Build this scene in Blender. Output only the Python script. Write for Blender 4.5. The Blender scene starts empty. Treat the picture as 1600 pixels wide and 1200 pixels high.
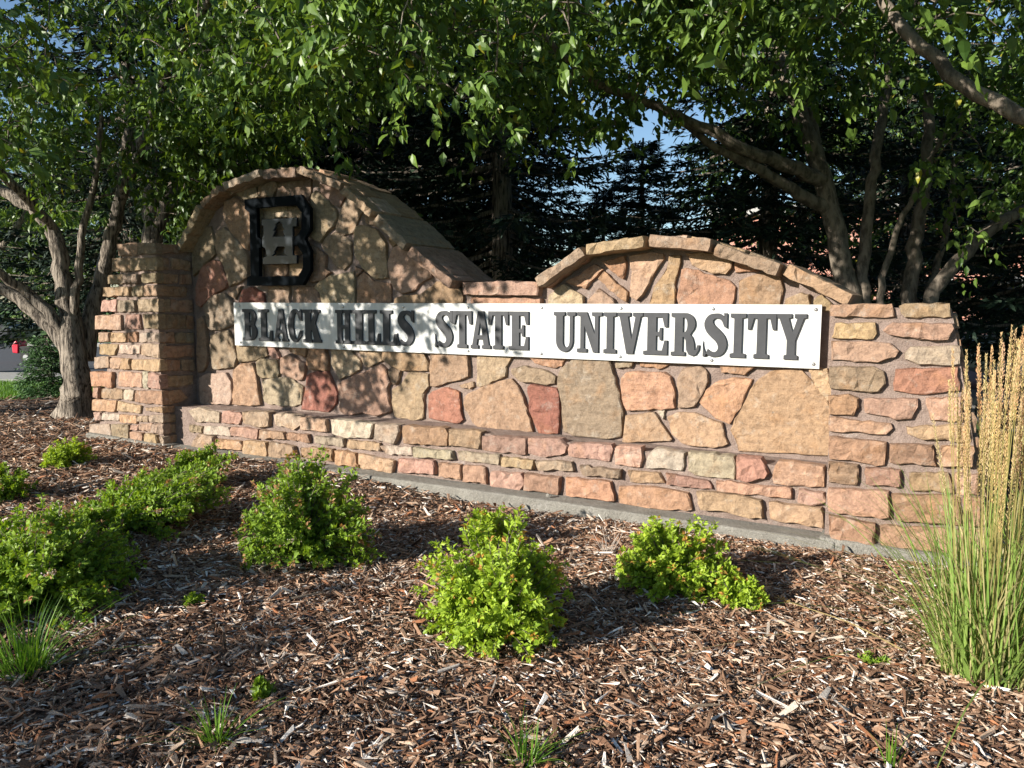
import bpy, math, random
import numpy as np
from mathutils import Vector, Matrix
from mathutils.geometry import delaunay_2d_cdt

rng = np.random.default_rng(11)
random.seed(5)
sc = bpy.context.scene
col = sc.collection

# ------------------------------------------------------------------ camera
YAW, PITCH, ROLL = math.radians(28.23), math.radians(6.11), math.radians(0.14)
EYE = np.array([0.0, -5.2, 1.455])
FPX = 1200.0
_f = np.array([-math.sin(YAW) * math.cos(PITCH), math.cos(YAW) * math.cos(PITCH), -math.sin(PITCH)])
_r0 = np.array([math.cos(YAW), math.sin(YAW), 0.0])
_u0 = np.cross(_r0, _f)
_r = _r0 * math.cos(ROLL) + _u0 * math.sin(ROLL)
_u = np.cross(_r, _f)
cam = bpy.data.cameras.new("camera")
cam.sensor_width = 36.0
cam.lens = 36.0 * FPX / 1600.0
cam.clip_start = 0.05
cam.clip_end = 2000.0
camo = bpy.data.objects.new("camera", cam)
col.objects.link(camo)
camo.matrix_world = Matrix(((_r[0], _u[0], -_f[0], EYE[0]), (_r[1], _u[1], -_f[1], EYE[1]),
                            (_r[2], _u[2], -_f[2], EYE[2]), (0, 0, 0, 1)))
sc.camera = camo

# ------------------------------------------------------------------ sky, sun, exposure
SUN = np.array([0.60, 1.0, -0.40])
SUN = SUN / np.linalg.norm(SUN)                      # direction the light travels
ELEV = math.asin(-SUN[2])
world = bpy.data.worlds.new("World")
sc.world = world
world.use_nodes = True
wn = world.node_tree
sky = wn.nodes.new("ShaderNodeTexSky")
sky.sky_type = 'NISHITA'
sky.sun_disc = False
sky.dust_density = 0.3
sky.ozone_density = 3.0
sky.sun_elevation = ELEV
sky.sun_rotation = math.atan2(-SUN[0], -SUN[1])
bg = wn.nodes["Background"]
bg.inputs["Strength"].default_value = 0.078
wn.links.new(sky.outputs[0], bg.inputs["Color"])
sl = bpy.data.lights.new("sun", 'SUN')
sl.energy = 5.0
sl.angle = math.radians(0.53)
sl.color = (1.0, 0.945, 0.86)
so = bpy.data.objects.new("sun", sl)
col.objects.link(so)
so.rotation_euler = Vector(SUN).to_track_quat('-Z', 'Y').to_euler()
so.location = (-12, -20, 10)
sc.view_settings.view_transform = 'Standard'
sc.view_settings.look = 'None'
sc.view_settings.exposure = 1.05
sc.view_settings.gamma = 1.0
sc.cycles.use_denoising = True
sc.cycles.max_bounces = 6
sc.cycles.transparent_max_bounces = 6


# ------------------------------------------------------------------ helpers
def ray(p):
    return _f + _r * (p[0] - 800.0) / FPX - _u * (p[1] - 600.0) / FPX


def at(p, axis, val):
    d = ray(p)
    return EYE + d * (val - EYE[axis]) / d[axis]


def atd(x, y, depth):
    return EYE + ray((x, y)) * depth


def lin(c):
    c = np.asarray(c, float) / 255.0
    return np.where(c <= 0.04045, c / 12.92, ((c + 0.055) / 1.055) ** 2.4)


def link(o, parent=None):
    col.objects.link(o)
    if parent is not None:
        o.parent = parent
    return o


def tag(o, label=None, cat=None, group=None, kind=None):
    if label: o["label"] = label
    if cat: o["category"] = cat
    if group: o["group"] = group
    if kind: o["kind"] = kind
    return o


def empty(name, loc=(0, 0, 0), rz=0.0):
    o = bpy.data.objects.new(name, None)
    o.location = loc
    o.rotation_euler = (0, 0, rz)
    o.empty_display_size = 0.2
    return link(o)


def mesh_arrays(name, V, faces, mat=None, cols=None, smooth=False):
    """faces: list of (n, k) int arrays or a list of index tuples."""
    me = bpy.data.meshes.new(name)
    V = np.asarray(V, np.float32)
    if len(faces) and not isinstance(faces[0], np.ndarray):
        loops = np.array([i for f in faces for i in f], np.int32)
        cnt = np.array([len(f) for f in faces], np.int32)
    else:
        loops = np.concatenate([f.reshape(-1) for f in faces]).astype(np.int32)
        cnt = np.concatenate([np.full(len(f), f.shape[1], np.int32) for f in faces])
    start = np.concatenate([[0], np.cumsum(cnt)[:-1]]).astype(np.int32)
    me.vertices.add(len(V))
    me.vertices.foreach_set("co", V.reshape(-1))
    me.loops.add(len(loops))
    me.loops.foreach_set("vertex_index", loops)
    me.polygons.add(len(cnt))
    me.polygons.foreach_set("loop_start", start)
    me.polygons.foreach_set("loop_total", cnt)
    me.update(calc_edges=True)
    me.polygons.foreach_set("use_smooth", np.full(len(cnt), smooth, bool))
    if cols is not None:
        a = me.color_attributes.new("col", 'FLOAT_COLOR', 'POINT')
        c4 = np.ones((len(V), 4), np.float32)
        c4[:, :3] = cols
        a.data.foreach_set("color", c4.reshape(-1))
    if mat is not None:
        me.materials.append(mat)
    return me


def mobj(name, V, faces, mat, parent=None, cols=None, smooth=False):
    o = bpy.data.objects.new(name, mesh_arrays(name, V, faces, mat, cols, smooth))
    return link(o, parent)


class MB:
    """collects simple solids into one mesh"""
    def __init__(self):
        self.V, self.F = [], []

    def add(self, V, F):
        b = len(self.V)
        self.V += [tuple(v) for v in V]
        self.F += [tuple(i + b for i in f) for f in F]
        return self

    def box(self, x0, x1, y0, y1, z0, z1):
        v = [(x0, y0, z0), (x1, y0, z0), (x1, y1, z0), (x0, y1, z0), (x0, y0, z1), (x1, y0, z1), (x1, y1, z1), (x0, y1, z1)]
        return self.add(v, [(0, 3, 2, 1), (4, 5, 6, 7), (0, 1, 5, 4), (1, 2, 6, 5), (2, 3, 7, 6), (3, 0, 4, 7)])

    def prism(self, poly, y0, y1):
        """poly in (x, z), counter-clockwise seen from -y; extruded from y0 (front) to y1"""
        n = len(poly)
        v = [(p[0], y0, p[1]) for p in poly] + [(p[0], y1, p[1]) for p in poly]
        f = [tuple(range(n)), tuple(range(2 * n - 1, n - 1, -1))]
        f += [(i, i + n, (i + 1) % n + n, (i + 1) % n) for i in range(n)]
        return self.add(v, f)

    def cyl(self, c, axis, r, h, n=16, r2=None):
        r2 = r if r2 is None else r2
        ax = Vector(axis).normalized()
        a = ax.orthogonal().normalized()
        b = ax.cross(a)
        v = []
        for k, rr in ((0, r), (h, r2)):
            for i in range(n):
                t = 2 * math.pi * i / n
                v.append(tuple(Vector(c) + ax * k + (a * math.cos(t) + b * math.sin(t)) * rr))
        f = [tuple(range(n - 1, -1, -1)), tuple(range(n, 2 * n))]
        f += [(i, (i + 1) % n, (i + 1) % n + n, i + n) for i in range(n)]
        return self.add(v, f)

    def build(self, name, mat, parent=None, bevel=0.0):
        o = mobj(name, np.array(self.V), self.F, mat, parent)
        if bevel:
            m = o.modifiers.new("bevel", 'BEVEL')
            m.width = bevel
            m.segments = 2
            m.limit_method = 'ANGLE'
        return o


def copy_tree(o, parent=None):
    c = o.copy()
    col.objects.link(c)
    c.parent = parent
    for ch in o.children:
        copy_tree(ch, c)
    return c


def outline_mesh(name, loops, y_back, y_front, mat, bevel=0.0):
    """flat shape with holes, loops in (x, z); thickness from y_back to y_front (front is -y)"""
    cu = bpy.data.curves.new(name, 'CURVE')
    cu.dimensions = '2D'
    cu.fill_mode = 'BOTH'
    cu.extrude = abs(y_back - y_front) / 2 - bevel
    cu.bevel_depth = bevel
    cu.bevel_resolution = 1
    cu.offset = -bevel
    for L in loops:
        s = cu.splines.new('POLY')
        s.points.add(len(L) - 1)
        for pt, q in zip(s.points, L):
            pt.co = (q[0], q[1], 0, 1)
        s.use_cyclic_u = True
    tmp = bpy.data.objects.new("tmp", cu)
    col.objects.link(tmp)
    dg = bpy.context.evaluated_depsgraph_get()
    me = bpy.data.meshes.new_from_object(tmp.evaluated_get(dg))
    bpy.data.objects.remove(tmp)
    bpy.data.curves.remove(cu)
    ym = (y_back + y_front) / 2
    n = len(me.vertices)
    co = np.empty(n * 3, np.float32)
    me.vertices.foreach_get("co", co)
    co = co.reshape(-1, 3)
    out = np.stack([co[:, 0], ym - co[:, 2], co[:, 1]], 1).astype(np.float32)
    me.vertices.foreach_set("co", out.reshape(-1))
    me.materials.clear()
    me.materials.append(mat)
    me.update()
    return me


# ------------------------------------------------------------------ materials
def new_mat(name):
    m = bpy.data.materials.new(name)
    m.use_nodes = True
    nt = m.node_tree
    return m, nt, nt.nodes["Principled BSDF"]


def N(nt, kind, **kw):
    n = nt.nodes.new("ShaderNode" + kind)
    for k, v in kw.items():
        if hasattr(n, k):
            setattr(n, k, v)
        else:
            n.inputs[k.replace("_", " ")].default_value = v
    return n


def ramp(nt, fac, stops):
    r = nt.nodes.new("ShaderNodeValToRGB")
    el = r.color_ramp.elements
    while len(el) < len(stops):
        el.new(0.5)
    for e, (p, c) in zip(el, stops):
        e.position = p
        e.color = (*c, 1) if len(c) == 3 else c
    nt.links.new(fac, r.inputs[0])
    return r.outputs[0]


def mix(nt, a, b, fac, mode='MIX'):
    m = nt.nodes.new("ShaderNodeMix")
    m.data_type = 'RGBA'
    m.blend_type = mode
    for sock, v in ((m.inputs[6], a), (m.inputs[7], b), (m.inputs[0], fac)):
        if isinstance(v, (int, float)):
            sock.default_value = v
        elif isinstance(v, (tuple, list)):
            sock.default_value = (*v, 1)
        else:
            nt.links.new(v, sock)
    return m.outputs[2]


def noise(nt, vec, scale, detail=4, rough=0.55):
    n = nt.nodes.new("ShaderNodeTexNoise")
    n.inputs["Scale"].default_value = scale
    n.inputs["Detail"].default_value = detail
    n.inputs["Roughness"].default_value = rough
    if vec is not None:
        nt.links.new(vec, n.inputs["Vector"])
    return n.outputs["Fac"]


def bump(nt, bsdf, height, strength=0.5, dist=0.02):
    b = nt.nodes.new("ShaderNodeBump")
    b.inputs["Strength"].default_value = strength
    b.inputs["Distance"].default_value = dist
    nt.links.new(height, b.inputs["Height"])
    nt.links.new(b.outputs[0], bsdf.inputs["Normal"])


def add(nt, a, b, k=1.0):
    m = nt.nodes.new("ShaderNodeMath")
    m.operation = 'MULTIPLY_ADD'
    nt.links.new(b, m.inputs[0])
    m.inputs[1].default_value = k
    nt.links.new(a, m.inputs[2])
    return m.outputs[0]


def mat_stone():
    m, nt, b = new_mat("fieldstone")
    geo = nt.nodes.new("ShaderNodeNewGeometry")
    oi = nt.nodes.new("ShaderNodeObjectInfo")
    off = nt.nodes.new("ShaderNodeVectorMath")
    off.operation = 'MULTIPLY_ADD'
    comb = nt.nodes.new("ShaderNodeCombineXYZ")
    for i in range(3):
        nt.links.new(oi.outputs["Random"], comb.inputs[i])
    off.inputs[1].default_value = (37, 53, 71)
    nt.links.new(comb.outputs[0], off.inputs[0])
    nt.links.new(geo.outputs["Position"], off.inputs[2])
    v = off.outputs[0]
    big = noise(nt, v, 7, 5, 0.6)
    mid = noise(nt, v, 22, 7, 0.7)
    fine = noise(nt, v, 120, 4, 0.7)
    st = nt.nodes.new("ShaderNodeMapping")           # bedding planes and veins, tilted differently in every stone
    nt.links.new(v, st.inputs[0])
    rot = nt.nodes.new("ShaderNodeVectorMath")
    rot.operation = 'SCALE'
    nt.links.new(comb.outputs[0], rot.inputs[0])
    rot.inputs["Scale"].default_value = 1.6
    nt.links.new(rot.outputs[0], st.inputs["Rotation"])
    st.inputs["Scale"].default_value = (5, 5, 38)
    vein = noise(nt, st.outputs[0], 1.0, 6, 0.65)
    c = oi.outputs["Color"]
    rnd = oi.outputs["Random"]
    c = mix(nt, c, (0.33, 0.165, 0.065), ramp(nt, big, [(0.54, (0, 0, 0)), (0.74, (0.4, 0.4, 0.4))]))
    c = mix(nt, c, (0.44, 0.40, 0.34), ramp(nt, noise(nt, v, 12, 6, 0.7), [(0.55, (0, 0, 0)), (0.75, (0.5, 0.5, 0.5))]))
    vf = nt.nodes.new("ShaderNodeMath")
    vf.operation = 'MULTIPLY'
    nt.links.new(rnd, vf.inputs[0])
    vf.inputs[1].default_value = 0.42
    c = mix(nt, c, ramp(nt, vein, [(0.33, (0.55, 0.5, 0.47)), (0.5, (1, 1, 1)), (0.66, (1.25, 1.22, 1.16))]), vf.outputs[0], 'MULTIPLY')
    # lichen and rusty spots of their own
    li = noise(nt, v, 48, 6, 0.75)
    c = mix(nt, c, (0.20, 0.185, 0.155), ramp(nt, li, [(0.60, (0, 0, 0)), (0.68, (0.6, 0.6, 0.6))]))
    c = mix(nt, c, ramp(nt, mid, [(0.32, (0.5, 0.48, 0.47)), (0.52, (1, 1, 1)), (0.72, (1.25, 1.23, 1.18))]), 0.75, 'MULTIPLY')
    c = mix(nt, c, ramp(nt, fine, [(0.32, (0.7, 0.68, 0.66)), (0.5, (1, 1, 1)), (0.68, (1.2, 1.2, 1.18))]), 0.6, 'MULTIPLY')
    nt.links.new(c, b.inputs["Base Color"])
    b.inputs["Roughness"].default_value = 0.85
    b.inputs["Specular IOR Level"].default_value = 0.25
    h = add(nt, add(nt, add(nt, mid, big, 1.0), fine, 0.3), vein, 0.25)
    bump(nt, b, h, 0.9, 0.02)
    return m


def mat_mortar(name, c1, c2, scale=9.0):
    m, nt, b = new_mat(name)
    geo = nt.nodes.new("ShaderNodeNewGeometry")
    v = geo.outputs["Position"]
    a = noise(nt, v, scale, 6, 0.65)
    f = noise(nt, v, 140, 3, 0.7)
    c = ramp(nt, a, [(0.3, c1), (0.7, c2)])
    c = mix(nt, c, (0.55, 0.52, 0.48), ramp(nt, noise(nt, v, 5, 6, 0.7), [(0.6, (0, 0, 0)), (0.74, (0.5, 0.5, 0.5))]))
    c = mix(nt, c, ramp(nt, f, [(0.3, (0.62, 0.62, 0.62)), (0.7, (1.22, 1.22, 1.22))]), 0.9, 'MULTIPLY')
    nt.links.new(c, b.inputs["Base Color"])
    b.inputs["Roughness"].default_value = 0.93
    b.inputs["Specular IOR Level"].default_value = 0.15
    bump(nt, b, add(nt, noise(nt, v, 30, 7, 0.7), f, 0.5), 1.0, 0.022)
    return m


def mat_attr(name, rough=0.6, trans=0.0, spec=0.35, tint=(1, 1, 1), bumpy=0.0):
    """colour from the per-piece colour attribute"""
    m, nt, b = new_mat(name)
    at_ = nt.nodes.new("ShaderNodeAttribute")
    at_.attribute_name = "col"
    c = at_.outputs["Color"]
    if bumpy:
        geo = nt.nodes.new("ShaderNodeNewGeometry")
        f = noise(nt, geo.outputs["Position"], 160, 4, 0.7)
        c = mix(nt, c, ramp(nt, f, [(0.3, (0.6, 0.58, 0.56)), (0.7, (1.25, 1.25, 1.25))]), 0.8, 'MULTIPLY')
        bump(nt, b, f, bumpy, 0.006)
    nt.links.new(c, b.inputs["Base Color"])
    b.inputs["Roughness"].default_value = rough
    b.inputs["Specular IOR Level"].default_value = spec
    if trans:
        tr = nt.nodes.new("ShaderNodeBsdfTranslucent")
        tc = mix(nt, c, (*tint,), 1.0, 'MULTIPLY')
        nt.links.new(tc, tr.inputs["Color"])
        ms = nt.nodes.new("ShaderNodeMixShader")
        ms.inputs[0].default_value = trans
        nt.links.new(b.outputs[0], ms.inputs[1])
        nt.links.new(tr.outputs[0], ms.inputs[2])
        nt.links.new(ms.outputs[0], nt.nodes["Material Output"].inputs["Surface"])
    return m


def mat_plain(name, c, rough=0.6, metal=0.0, spec=0.5, nscale=0.0, namp=0.2, coat=0.0):
    m, nt, b = new_mat(name)
    b.inputs["Roughness"].default_value = rough
    b.inputs["Metallic"].default_value = metal
    b.inputs["Specular IOR Level"].default_value = spec
    b.inputs["Coat Weight"].default_value = coat
    if nscale:
        geo = nt.nodes.new("ShaderNodeNewGeometry")
        f = noise(nt, geo.outputs["Position"], nscale, 5, 0.6)
        lo, hi = 1 - namp, 1 + namp
        cc = ramp(nt, f, [(0.3, tuple(lo * x for x in c)), (0.7, tuple(min(1, hi * x) for x in c))])
        nt.links.new(cc, b.inputs["Base Color"])
    else:
        b.inputs["Base Color"].default_value = (*c, 1)
    return m


def mat_bark(name, c1, c2, sx=26, sz=3.5, strength=0.9):
    m, nt, b = new_mat(name)
    geo = nt.nodes.new("ShaderNodeNewGeometry")
    mp = nt.nodes.new("ShaderNodeMapping")
    mp.inputs["Scale"].default_value = (sx, sx, sz)
    nt.links.new(geo.outputs["Position"], mp.inputs[0])
    f = noise(nt, mp.outputs[0], 1.0, 6, 0.65)
    g = noise(nt, geo.outputs["Position"], 3.0, 4, 0.6)
    c = ramp(nt, f, [(0.40, c1), (0.56, c2)])
    c = mix(nt, c, ramp(nt, g, [(0.3, (0.7, 0.7, 0.68)), (0.7, (1.2, 1.18, 1.12))]), 0.8, 'MULTIPLY')
    nt.links.new(c, b.inputs["Base Color"])
    b.inputs["Roughness"].default_value = 0.85
    b.inputs["Specular IOR Level"].default_value = 0.2
    bump(nt, b, f, strength, 0.05)
    return m


M = {}
M["stone"] = mat_stone()
M["mortar"] = mat_mortar("mortar", (0.225, 0.165, 0.135), (0.36, 0.275, 0.232))
M["concrete"] = mat_mortar("concrete", (0.22, 0.205, 0.175), (0.34, 0.32, 0.275), 6.0)
M["leaf"] = mat_attr("leaf", 0.42, 0.32, 0.45, (1.3, 1.25, 0.55))
M["bush"] = mat_attr("bush_leaf", 0.5, 0.35, 0.35, (1.25, 1.15, 0.5))
M["needle"] = mat_attr("needle", 0.6, 0.0, 0.25)
M["blade"] = mat_attr("grass_blade", 0.5, 0.3, 0.35, (1.2, 1.15, 0.6))
M["plume"] = mat_attr("plume", 0.8, 0.35, 0.15, (1.2, 1.05, 0.8))
M["chip"] = mat_attr("wood_chip", 0.85, 0.0, 0.2, bumpy=0.6)
M["bark"] = mat_bark("furrowed_bark", (0.05, 0.04, 0.032), (0.33, 0.28, 0.23), 34, 4, 1.0)
M["bark2"] = mat_bark("smooth_bark", (0.085, 0.07, 0.056), (0.205, 0.17, 0.135), 16, 7, 0.6)
M["twig"] = mat_plain("twig", (0.10, 0.08, 0.06), 0.8, nscale=20)
M["panel"] = mat_plain("white_panel", (0.53, 0.53, 0.51), 0.42, 0.0, 0.5, nscale=6, namp=0.05)
nt = M["panel"].node_tree
geo = nt.nodes.new("ShaderNodeNewGeometry")
mp = nt.nodes.new("ShaderNodeMapping")
mp.inputs["Scale"].default_value = (16, 16, 1.2)
nt.links.new(geo.outputs["Position"], mp.inputs[0])
src = nt.nodes["Principled BSDF"].inputs["Base Color"].links[0].from_socket
cc = mix(nt, src, ramp(nt, noise(nt, mp.outputs[0], 1.0, 6, 0.7), [(0.30, (0.78, 0.76, 0.72)), (0.55, (1, 1, 1))]), 0.8, 'MULTIPLY')
nt.links.new(cc, nt.nodes["Principled BSDF"].inputs["Base Color"])
M["letter"] = mat_plain("charcoal_letter", (0.05, 0.051, 0.054), 0.45, 0.0, 0.15, nscale=18, namp=0.12)
M["steel"] = mat_plain("bolt_steel", (0.5, 0.5, 0.5), 0.35, 0.9)
M["black_metal"] = mat_plain("black_gloss_metal", (0.004, 0.006, 0.008), 0.35, 0.0, 0.02, nscale=5, namp=0.2)


# ------------------------------------------------------------------ ground
def smooth(a, b, x):
    t = np.clip((x - a) / (b - a), 0, 1)
    return t * t * (3 - 2 * t)


_ph = rng.uniform(0, 6.28, 12)
_kx = rng.normal(0, 1.8, 12)
_ky = rng.normal(0, 1.8, 12)


def gz(x, y):
    x = np.asarray(x, float)
    y = np.asarray(y, float)
    z = 0.06 * smooth(-3.0, -4.8, x) * smooth(-3.5, -1.5, y)
    s = sum(np.sin(_kx[i] * x + _ky[i] * y + _ph[i]) for i in range(12)) / 12
    z = z + 0.035 * s * smooth(14.0, 9.0, np.hypot(x + 2, y))
    # the mulch dips a little along the middle of the footing
    return z + 0.022 * np.exp(-((y + 0.56) / 0.12) ** 2) - 0.02 * np.exp(-((y + 0.7) / 0.5) ** 2) * smooth(-3.6, -2.6, x)


def grid_mesh(xs, ys, zf):
    X, Y = np.meshgrid(xs, ys)
    V = np.stack([X, Y, zf(X, Y)], -1).reshape(-1, 3)
    nx, ny = len(xs), len(ys)
    i = np.arange((ny - 1) * (nx - 1))
    a = (i // (nx - 1)) * nx + i % (nx - 1)
    return V, [np.stack([a, a + 1, a + nx + 1, a + nx], 1)]


m, nt, b = new_mat("lawn_ground")
geo = nt.nodes.new("ShaderNodeNewGeometry")
g1 = noise(nt, geo.outputs["Position"], 1.2, 5)
nt.links.new(ramp(nt, g1, [(0.3, (0.055, 0.13, 0.018)), (0.7, (0.10, 0.20, 0.03))]), b.inputs["Base Color"])
b.inputs["Roughness"].default_value = 0.9
bump(nt, b, noise(nt, geo.outputs["Position"], 60, 4, 0.7), 1.0, 0.03)
xs = np.concatenate([[-700, -200, -60], np.linspace(-30, 20, 26), [60, 200, 700]])
ys = np.concatenate([[-300, -60], np.linspace(-20, 30, 26), [60, 200, 900]])
V, F = grid_mesh(xs, ys, lambda x, y: x * 0 - 0.16)
tag(mobj("ground", V, F, m), kind="structure")

# mulch bed: uneven soil sheet on which the chips lie
m, nt, b = new_mat("mulch_soil")
geo = nt.nodes.new("ShaderNodeNewGeometry")
mp = nt.nodes.new("ShaderNodeMapping")
mp.inputs["Scale"].default_value = (1, 1, 1)
nt.links.new(geo.outputs["Position"], mp.inputs[0])
vo = nt.nodes.new("ShaderNodeTexVoronoi")
vo.inputs["Scale"].default_value = 38
nt.links.new(mp.outputs[0], vo.inputs["Vector"])
c = ramp(nt, noise(nt, geo.outputs["Position"], 45, 5, 0.7), [(0.3, (0.025, 0.015, 0.010)), (0.7, (0.10, 0.062, 0.042))])
vbw = nt.nodes.new("ShaderNodeRGBToBW")
nt.links.new(vo.outputs["Color"], vbw.inputs[0])
c = mix(nt, c, ramp(nt, vbw.outputs[0], [(0.2, (0.04, 0.022, 0.014)), (0.8, (0.30, 0.20, 0.13))]), 0.4)
nt.links.new(c, b.inputs["Base Color"])
b.inputs["Roughness"].default_value = 0.95
bump(nt, b, vo.outputs["Distance"], 1.0, 0.02)


def bed_z(x, y):
    # the bed's outer rim (view depth 11 m on the lawn side) falls to the lawn
    d = -x * math.sin(YAW) + (y + 5.2) * math.cos(YAW)
    lat = x * math.cos(YAW) + (y + 5.2) * math.sin(YAW)
    rim = np.where(lat < -2.0, smooth(11.35, 10.9, d), 1.0)
    return gz(x, y) * rim - 0.20 * (1 - rim)


V, F = grid_mesh(np.linspace(-15.0, 3.2, 150), np.linspace(-7.5, 4.6, 110), bed_z)
tag(mobj("mulch_bed", V, F, m, smooth=True), kind="structure")

# chips
def chip_mesh(P, A, L, Wd, T, tilt, roll_, C, bend):
    n = len(P)
    base = np.array([(-.5, -.5, 0), (.5, -.35, 0), (.5, .35, 0), (-.5, .5, 0), (-.45, -.42, 1), (.42, -.3, 1), (.46, .25, 1), (-.38, .45, 1)], float)
    v = np.repeat(base[None], n, 0)
    v += rng.normal(0, 0.07, v.shape) * np.array([1, 1, .3])
    e1, e2 = rng.uniform(.15, 1, (n, 1)), rng.uniform(.35, 1.1, (n, 1))
    v[:, :, 1] *= np.where(v[:, :, 0] > 0, e1, e2)
    v[:, :, 0] *= L[:, None]
    v[:, :, 1] *= Wd[:, None]
    v[:, :, 2] *= T[:, None]
    v[:, :, 2] += bend[:, None] * (v[:, :, 0] ** 2) / np.maximum(L[:, None], .01)
    ct, st = np.cos(tilt)[:, None], np.sin(tilt)[:, None]
    x, y, z = v[:, :, 0], v[:, :, 1], v[:, :, 2]
    cr, sr = np.cos(roll_)[:, None], np.sin(roll_)[:, None]
    y, z = y * cr - z * sr, y * sr + z * cr
    x, z = x * ct - z * st, x * st + z * ct
    ca, sa = np.cos(A)[:, None], np.sin(A)[:, None]
    x, y = x * ca - y * sa, x * sa + y * ca
    out = np.stack([x, y, z], -1) + P[:, None, :]
    fb = np.array([(4, 5, 6, 7), (0, 1, 5, 4), (1, 2, 6, 5), (2, 3, 7, 6), (3, 0, 4, 7)])
    Fq = (fb[None] + (np.arange(n) * 8)[:, None, None]).reshape(-1, 4)
    return out.reshape(-1, 3), [Fq], np.repeat(C, 8, 0)


def in_wall(x, y):
    return (y > -0.52) & (y < 0.5) & (x > -7.5) & (x < 0.45)


pal = np.array([(.075, .038, .022), (.145, .076, .043), (.225, .128, .075), (.30, .185, .115), (.37, .265, .185), (.50, .415, .33), (.62, .56, .49), (.28, .115, .05)])
prob = np.array([.13, .18, .21, .17, .12, .075, .06, .05])
prob = prob / prob.sum()
pal = (pal * .94 + .06 * pal.mean(1, keepdims=True)) * 1.22


def scatter(n, dmin, dmax, latf, lscale):
    u = rng.uniform(0, 1, n)
    d = np.sqrt(dmin ** 2 + u * (dmax ** 2 - dmin ** 2))
    lat = d * (rng.uniform(-latf, latf, n) if np.isscalar(latf) else rng.uniform(*latf, n))
    x = lat * math.cos(YAW) - d * math.sin(YAW)
    y = -5.2 + lat * math.sin(YAW) + d * math.cos(YAW)
    k = ~in_wall(x, y) & (y < 3.0)
    x, y = x[k], y[k]
    n = len(x)
    L = lscale * rng.lognormal(-3.35, 0.5, n)
    L = np.clip(L, .012, .13)
    Wd = np.clip(L * rng.uniform(.12, .40, n), .004, .022)
    T = rng.uniform(.002, .007, n)
    tilt = rng.normal(0, .28, n)
    z = bed_z(x, y) + rng.uniform(0.0, .022, n) + np.abs(np.sin(tilt)) * L * .3
    C = pal[rng.choice(len(pal), n, p=prob)] * rng.uniform(.7, 1.3, (n, 1))
    return chip_mesh(np.stack([x, y, z], 1), rng.uniform(0, 6.28, n), L, Wd, T, tilt, rng.normal(0, .35, n), C, rng.normal(0, .25, n))


def splinters(n, dmin, dmax, latf, ls):
    """thin shredded fibres: long slim tetrahedra"""
    d = np.sqrt(dmin ** 2 + rng.random(n) * (dmax ** 2 - dmin ** 2))
    lat = d * (rng.uniform(-latf, latf, n) if np.isscalar(latf) else rng.uniform(*latf, n))
    x = lat * math.cos(YAW) - d * math.sin(YAW)
    y = -5.2 + lat * math.sin(YAW) + d * math.cos(YAW)
    k = ~in_wall(x, y) & (y < 3.0)
    x, y = x[k], y[k]
    n = len(x)
    L = np.clip(ls * rng.lognormal(-3.3, .55, n), .012, .14)
    w = L * rng.uniform(.03, .10, n) + .0008
    z = bed_z(x, y) + rng.uniform(.006, .034, n)
    a = rng.uniform(0, 6.283, n)
    tl = rng.normal(0, .22, n)
    d3 = np.stack([np.cos(a) * np.cos(tl), np.sin(a) * np.cos(tl), np.sin(tl)], 1) * L[:, None] * .5
    sd = np.stack([-np.sin(a), np.cos(a), rng.normal(0, .3, n)], 1) * w[:, None]
    up = np.array([0, 0, 1]) * (w * rng.uniform(.5, 1.2, n))[:, None]
    c = np.stack([x, y, z], 1)
    V = np.stack([c - d3 - sd, c - d3 * .8 + sd, c - d3 * .5 + up, c + d3], 1).reshape(-1, 3)
    fb = np.array([(0, 3, 2), (1, 2, 3), (0, 2, 1)])
    F = (fb[None] + (np.arange(n) * 4)[:, None, None]).reshape(-1, 3)
    C = pal[rng.choice(len(pal), n, p=prob)] * rng.uniform(.7, 1.35, (n, 1))
    return V, F, np.repeat(C, 4, 0)


sp = [splinters(80000, 1.9, 5.2, .72, .85), splinters(26000, 5.2, 9.0, .72, 1.4)]
parts = [scatter(52000, 1.9, 5.0, .72, 1.0), scatter(22000, 5.0, 7.6, .70, 1.25), scatter(9000, 7.6, 11.0, .72, 1.9), scatter(9000, 1.6, 6.5, (.72, 1.5), 1.6)]
off, VV, FF, FT3, CC = 0, [], [], [], []
for v, f, c in parts:
    VV.append(v); FF.append(f[0] + off); CC.append(c); off += len(v)
for v, f, c in sp:
    VV.append(v); FT3.append(f + off); CC.append(c); off += len(v)
tag(mobj("mulch_chips", np.concatenate(VV), [np.concatenate(FF), np.concatenate(FT3)], M["chip"], cols=np.concatenate(CC)),
    "brown and grey shredded bark mulch covering the planting bed", "mulch", kind="stuff")

# roads beyond the bed
M["asphalt"] = mat_plain("asphalt", (0.055, 0.058, 0.066), 0.85, nscale=30, namp=0.3)
M["paving"] = mat_plain("pale_concrete_paving", (0.33, 0.32, 0.30), 0.85, nscale=8, namp=0.15)


def strip(name, d0, d1, l0, l1, z0, z1, mat):
    """slab lying across the view direction, d = distance along it, l = sideways"""
    mb = MB().box(l0, l1, d0, d1, z0, z1)
    o = mb.build(name, mat)
    o.location = (EYE[0], EYE[1], 0)
    o.rotation_euler = (0, 0, YAW)
    return tag(o, kind="structure")


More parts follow.
